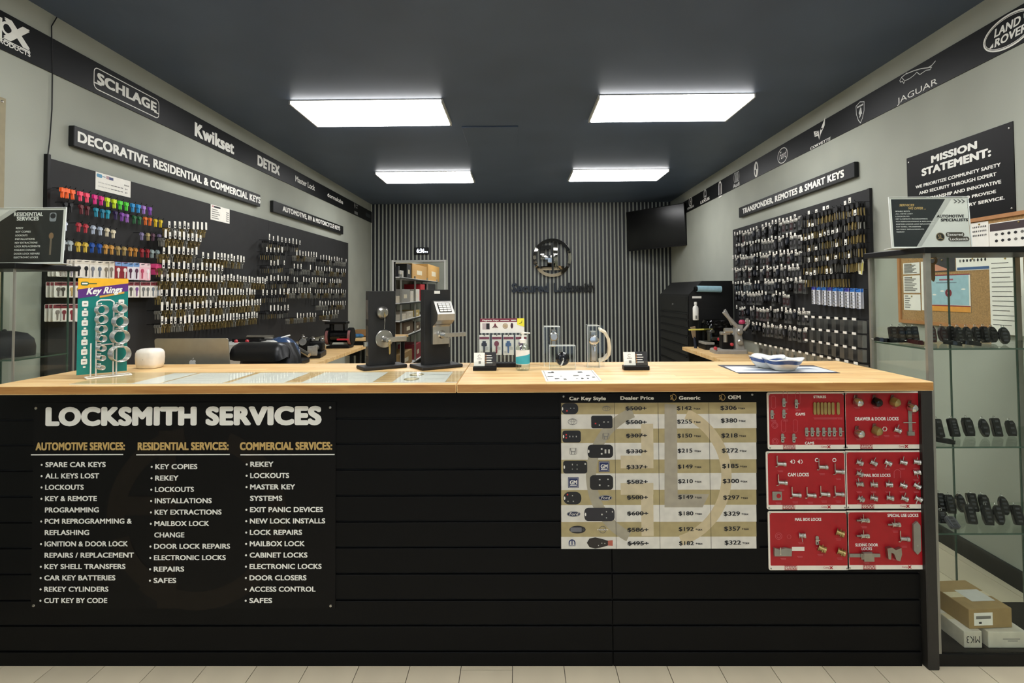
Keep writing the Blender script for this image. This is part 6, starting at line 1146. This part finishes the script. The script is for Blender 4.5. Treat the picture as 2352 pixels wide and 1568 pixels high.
# tool chest
cy0 = yr+.03; FY = frame((0, cy0, 0), (1, 0, 0), Z3); xa = px(FY, 1583, 720)[0]; xb = wx(cy0)-.02; xm = px(FY, 1612, 645)[0]; zt_ = px(FY, 1640, 645)[1]; zl = px(FY, 1583, 676)[1]; FX = frame((xa, 0, 0), (0, 1, 0), Z3); cy1 = px(FX, 1518, 760)[0]
xb = min(xb, wx(cy1)-.02) if cy1 < cy0 else wx(cy0)-.02
t = thing('tool_chest', 'tall black tool chest against the right wall', 'tool chest', TR(xa, cy0, 0)); mat('chest_black', '0c0c0b', .42, noise=.1); D_ = cy1-cy0; W_ = xb-xa
m = MB('chest_black'); m.T = Matrix(((1, 0, 0, 0), (0, 0, 1, 0), (0, 1, 0, 0), (0, 0, 0, 1))); m.prism([(0, .1), (W_, .1), (W_, zt_), (xm-xa, zt_), (0, zl)], 0, D_); m.build('cabinet', t)
zs = [.14, .3, .46, .6, .72, .84, .96, 1.06, 1.16, 1.24]
for z0_, z1_ in zip(zs, zs[1:]): q = MB('chest_black').box(-.014, 0, .03, D_-.03, z0_+.006, z1_-.006, b=.003).build('drawer', t); MB('black_metal').box(-.024, -.012, .06, D_-.06, z1_-.022, z1_-.01).build('drawer_pull', q)
MB('chest_black').box(-.012, 0, .02, D_-.02, 1.25, zl-.02, b=.003).build('lid_flap', t); MB('steel').lathe([(.012, 0), (.012, .006), (0, .006)], 12).build('lock', t, TR(-.012, D_*.5, 1.33)@RY(-PI/2)); MB('chest_black').box(.1, W_-.05, -.012, 0, 1.02, 1.3, b=.006).build('side_panel', t)
for Y in (.1, D_-.1):
    for X in (.08, W_-.08): MB('black_rubber').cyl((X-.02, Y, .05), (X+.02, Y, .05), .05).build('castor', t)
a = px(FY, 1600, 663, .03); b = px(FY, 1655, 666, .03); t = thing('paper_roll', 'pale blue paper roll on the side of the tool chest', 'paper roll', TR(a[0], cy0-.045, a[1])); MB(C('9cc0cc', .5)).cyl((0, 0, 0), (b[0]-a[0], 0, -.008), .038, n=18).build('roll', t); m = MB('black_metal'); m.cyl((-.025, 0, 0), (0, 0, 0), .03); m.box(-.025, -.01, 0, .045, -.02, .02); m.build('bracket', t)
a = px(FY, 1591, 735, .035); h1_ = px(FY, 1597, 693, .035)[1]; t = thing('spray_bottle', 'white spray bottle held on the side of the tool chest', 'bottle', TR(a[0]+.035, cy0-.042, a[1])); hh = h1_-a[1]; MB('white_print').lathe([(.03, 0), (.034, .006), (.034, hh*.66), (.026, hh*.76), (.013, hh*.8), (.013, hh*.84), (.018, hh*.85), (.016, hh), (0, hh)], 18).build('body', t); m = MB('ink_grey'); m.box(-.014, .006, -.0352, -.034, hh*.08, hh*.26); m.build('print', t)
a = px(FY, 1590, 685, .001); b = px(FY, 1611, 680, .001); tag(MB('paper').box(0, b[0]-a[0], -.0015, 0, 0, b[1]-a[1]).build('chest_label', None, TR(a[0], cy0-.0005, a[1])), 'small white label on the tool chest above the spray bottle', 'label')

# ------------------------------------------------------------------ television, clock, wall logo
def at(x, y, Y): u, v = px(frame((0, Y, 0), (1, 0, 0), Z3), x, y); return Vector((u, Y, v))
A_, B2, C2, D2 = at(1443, 577, 9.3), at(1578, 563, 8.55), at(1578, 466, 8.55), at(1430, 487, 9.3); u_ = (B2-A_).normalized(); v_ = ((D2-A_)+(C2-B2)); v_ = (v_-u_*v_.dot(u_)).normalized(); W_ = (B2-A_).length; H_ = ((D2-A_).length+(C2-B2).length)/2; TF = frame(A_, u_, v_)
t = thing('television', 'black flat screen television angled in the right back corner', 'television', TF); MB('black_metal').box(0, W_, 0, H_, -.05, 0, b=.006).build('case', t); MB('black_gloss').box(.012, W_-.012, .018, H_-.012, 0, .0015).build('screen', t); m = MB('black_metal'); m.box(W_*.45, W_*.65, H_*.35, H_*.65, -.09, -.05); m.tube([(W_*.55, H_*.5, -.08), (W_*.75, H_*.5, -.2), (W_*.98, H_*.5, -.2)], .025); m.build('wall_mount', t)
CB = BW@TR(0, 0, .015); a = px(CB, 951, 584); b = px(CB, 985, 568); t = thing('wall_clock', 'small black digital clock glowing above the doorway', 'clock', CB@TR(a[0], a[1], 0)); W_, H_ = b[0]-a[0], b[1]-a[1]; MB('black_metal').box(0, W_, 0, H_, 0, .03, b=.004).build('case', t)
mat('led', 'e8f0ff', .5, noise=0, emit=6); m = MB('led'); m.text('6:36', .2*W_, .22*H_, .72*W_, .8*H_, .031, bold=.025); m.build('time_digits', t); m = MB('led'); m.text('PM', .76*W_, .22*H_, .94*W_, .42*H_, .031, bold=.02); m.build('period_digits', t)
LB = BW@TR(0, 0, .016); c = px(LB, 1268, 592); r0 = px(LB, 1312, 592)[0]-c[0]; t = thing('wall_emblem', 'round mirror-finish monogram emblem on the slatted wall', 'wall emblem', LB@TR(c[0], c[1], 0)); mat('mirror_dark', 'a8a49c', .04, 1, noise=.02)
def inS(x, y):
    r = math.hypot(x, y)
    if r > 1: return False
    if r > .84 and (x > -.2 or y < .2): return True
    if x < -.02 and r > .84: return True
    S_ = (-.62 < x < -.04 and (.42 < y < .64 or -.1 < y < .12 or -.66 < y < -.44)) or (-.62 < x < -.42 and 0 < y < .6) or (-.24 < x < -.04 and -.6 < y < .05)
    return S_ or (.06 < x < .27 and -.66 < y < .8) or (.06 < x < .62 and -.66 < y < -.44)
n = 150; V = []; F = []; idx = {}
def dome(x, y): return .05+.16*r0*(1-min(1, x*x+y*y))
for i in range(n):
    for j in range(n):
        x0_, y0_ = -1+2*i/n, -1+2*j/n
        if inS(x0_+1/n, y0_+1/n):
            f = []
            for dx, dy in ((0, 0), (1, 0), (1, 1), (0, 1)):
                k = (i+dx, j+dy)
                if k not in idx: X, Y = -1+2*k[0]/n, -1+2*k[1]/n; idx[k] = len(V); V.append((X*r0, Y*r0, dome(X, Y)))
                f.append(idx[k])
            F.append(tuple(f))
nv = len(V); back = [(x, y, z-.02) for x, y, z in V]; E_ = {}
for f in F:
    for a_, b_ in zip(f, f[1:]+f[:1]): E_[(a_, b_)] = 1
SD = [(b_, a_, nv+a_, nv+b_) for (a_, b_) in E_ if (b_, a_) not in E_]
m = MB('mirror_dark'); m.add(V+back, F, None, True); m.add(V+back, SD+[tuple(reversed([nv+q for q in f])) for f in F], 'black_gloss'); m.build('monogram', t)
for q in (.5, 2.2, 3.8, 5.4): MB('steel').cyl((r0*.92*math.cos(q), r0*.92*math.sin(q), 0), (r0*.92*math.cos(q), r0*.92*math.sin(q), .05), .01).build('standoff', t)
a = px(LB, 1175, 672); b = px(LB, 1365, 646); t = thing('wall_lettering', 'dark glossy company name lettering below the round emblem', 'wall lettering', LB@TR(a[0], a[1], 0)); mat('mirror_black', '191815', .18, 0, noise=.05); W_, H_ = b[0]-a[0], b[1]-a[1]
MB('mirror_black').solid('Secured', 0, .05*H_, W_*.45, .85*H_, 0, .03, bold=.04).build('company_word', t); MB('mirror_black').solid('Locksmith', W_*.51, .05*H_, W_, .85*H_, 0, .03, bold=.04).build('company_word', t)

# ------------------------------------------------------------------ storage room beyond the doorway
S0, S1, SX = YB+.12, 15.3, .4
for nm, bx_ in (('wall_storage_left', (XL-.15, XL-.05, S0, S1, 0, ZC)), ('wall_storage_back', (XL-.15, SX, S1, S1+.1, 0, ZC)), ('wall_storage_right', (SX, SX+.1, S0, S1, 0, ZC)), ('ceiling_storage', (XL-.15, SX+.1, S0-.05, S1+.1, ZC, ZC+.1))): struct(MB('wall_paint').box(*bx_).build(nm))
t = thing('ceiling_lamp', 'white ceiling lamp of the storage room beyond the doorway', 'ceiling lamp', TR(-1.2, 11.5, ZC-.055)); MB('fixture_white').box(-.31, .31, -.61, .61, .045, .055).build('housing', t); MB('lens').box(-.3, .3, -.6, .6, 0, .045, b=.012).build('lens', t)
t = thing('ceiling_lamp', 'second white ceiling lamp deeper in the storage room', 'ceiling lamp', TR(-1.2, 13.7, ZC-.055)); MB('fixture_white').box(-.31, .31, -.61, .61, .045, .055).build('housing', t); MB('lens').box(-.3, .3, -.6, .6, 0, .045, b=.012).build('lens', t)  # unseen lamp added to brighten the far end of the storage room
RX1 = -2.08; RK = frame((RX1, 0, 0), (0, 1, 0), Z3); ps = [px(RK, x, 700)[0] for x in (923, 955, 983, 1005)]; sh_ = [px(RK, 923, y)[1] for y in (636, 695, 736, 774)]
t = thing('storage_rack', 'long black metal storage rack of cartons beyond the doorway', 'rack', TR(RX1, ps[0], 0)); L0 = ps[-1]-ps[0]
for p in ps:
    for X in (-.42, -.03): MB('alu').box(X, X+.03, p-ps[0]-.015, p-ps[0]+.015, 0, sh_[0]+.05).build('upright', t)
for z in sh_+[.12]: MB('fixture_white').box(-.44, 0, -.18, L0+.02, z-.018, z).build('shelf', t); MB('black_metal').box(-.002, .004, -.18, L0+.02, z-.035, z-.01).build('shelf_lip', t)
lv = sh_+[.12]
for i, (x0, x1, y0, lev, col, lab) in enumerate([(908, 921, 610, 0, '1c1c20', 'dark box, nearest on the top rack shelf'), (922, 931, 621, 0, 'd8d4cc', 'small white box by the near post, top rack shelf'), (938, 948, 607, 0, '161616', 'black case on the top rack shelf'), (950, 983, 609, 0, 'b98f50', 'tan carton in the middle of the top rack shelf'), (986, 1012, 610, 0, 'c79a56', 'large tan carton, farthest on the top rack shelf'),
        (910, 918, 680, 1, 'd8cdb8', 'cream box left of the near post, second rack shelf'), (925, 945, 664, 1, '8f8c84', 'grey carton on the second rack shelf'), (946, 953, 668, 1, 'd0cabc', 'white carton stack on the second rack shelf'), (957, 967, 664, 1, 'd6d0c4', 'white carton past the second post, second rack shelf'), (969, 979, 653, 1, 'b01f28', 'red tool case on the second rack shelf'), (985, 1003, 652, 1, '141416', 'black case far along the second rack shelf'),
        (925, 936, 721, 2, 'd0c6b2', 'low cream box on the third rack shelf'), (938, 952, 715, 2, 'c4baa6', 'wide cream box on the third rack shelf'), (956, 967, 712, 2, 'b39a58', 'yellowish box on the third rack shelf'), (931, 952, 738, 3, '5a4630', 'dark brown carton on the fourth rack shelf'), (957, 968, 740, 3, '5a4630', 'dark brown carton past the post, fourth rack shelf'), (924, 950, 808, 4, '9a7c4c', 'brown carton low in the rack'), (957, 970, 788, 4, '8e2630', 'dark red case low in the rack')]):
    a = px(RK, x0, 700)[0]; b = px(RK, x1, 700)[0]; z = lv[lev]; h = max(.06, px(RK, (x0+x1)/2, y0)[1]-z); h = min(h, (lv[lev-1]-z-.03) if lev else 1.2); zb_ = z
    if a < ps[0]-.05 and lev < 5: a = ps[0]-.16; b = ps[0]-.03
    c_ = thing('stored_carton', lab, 'carton', TR(RX1-.2, (a+b)/2, zb_+.001), 'cartons on the storage rack'); MB(C(col, .65)).box(-.19, .17, -(b-a)/2+.01, (b-a)/2-.01, 0, h, b=.004).build('box', c_); MB(C('d9cfb4', .5)).box(.1702, .1708, -(b-a)*.2, (b-a)*.15, h*.3, h*.6).build('box_label', c_)
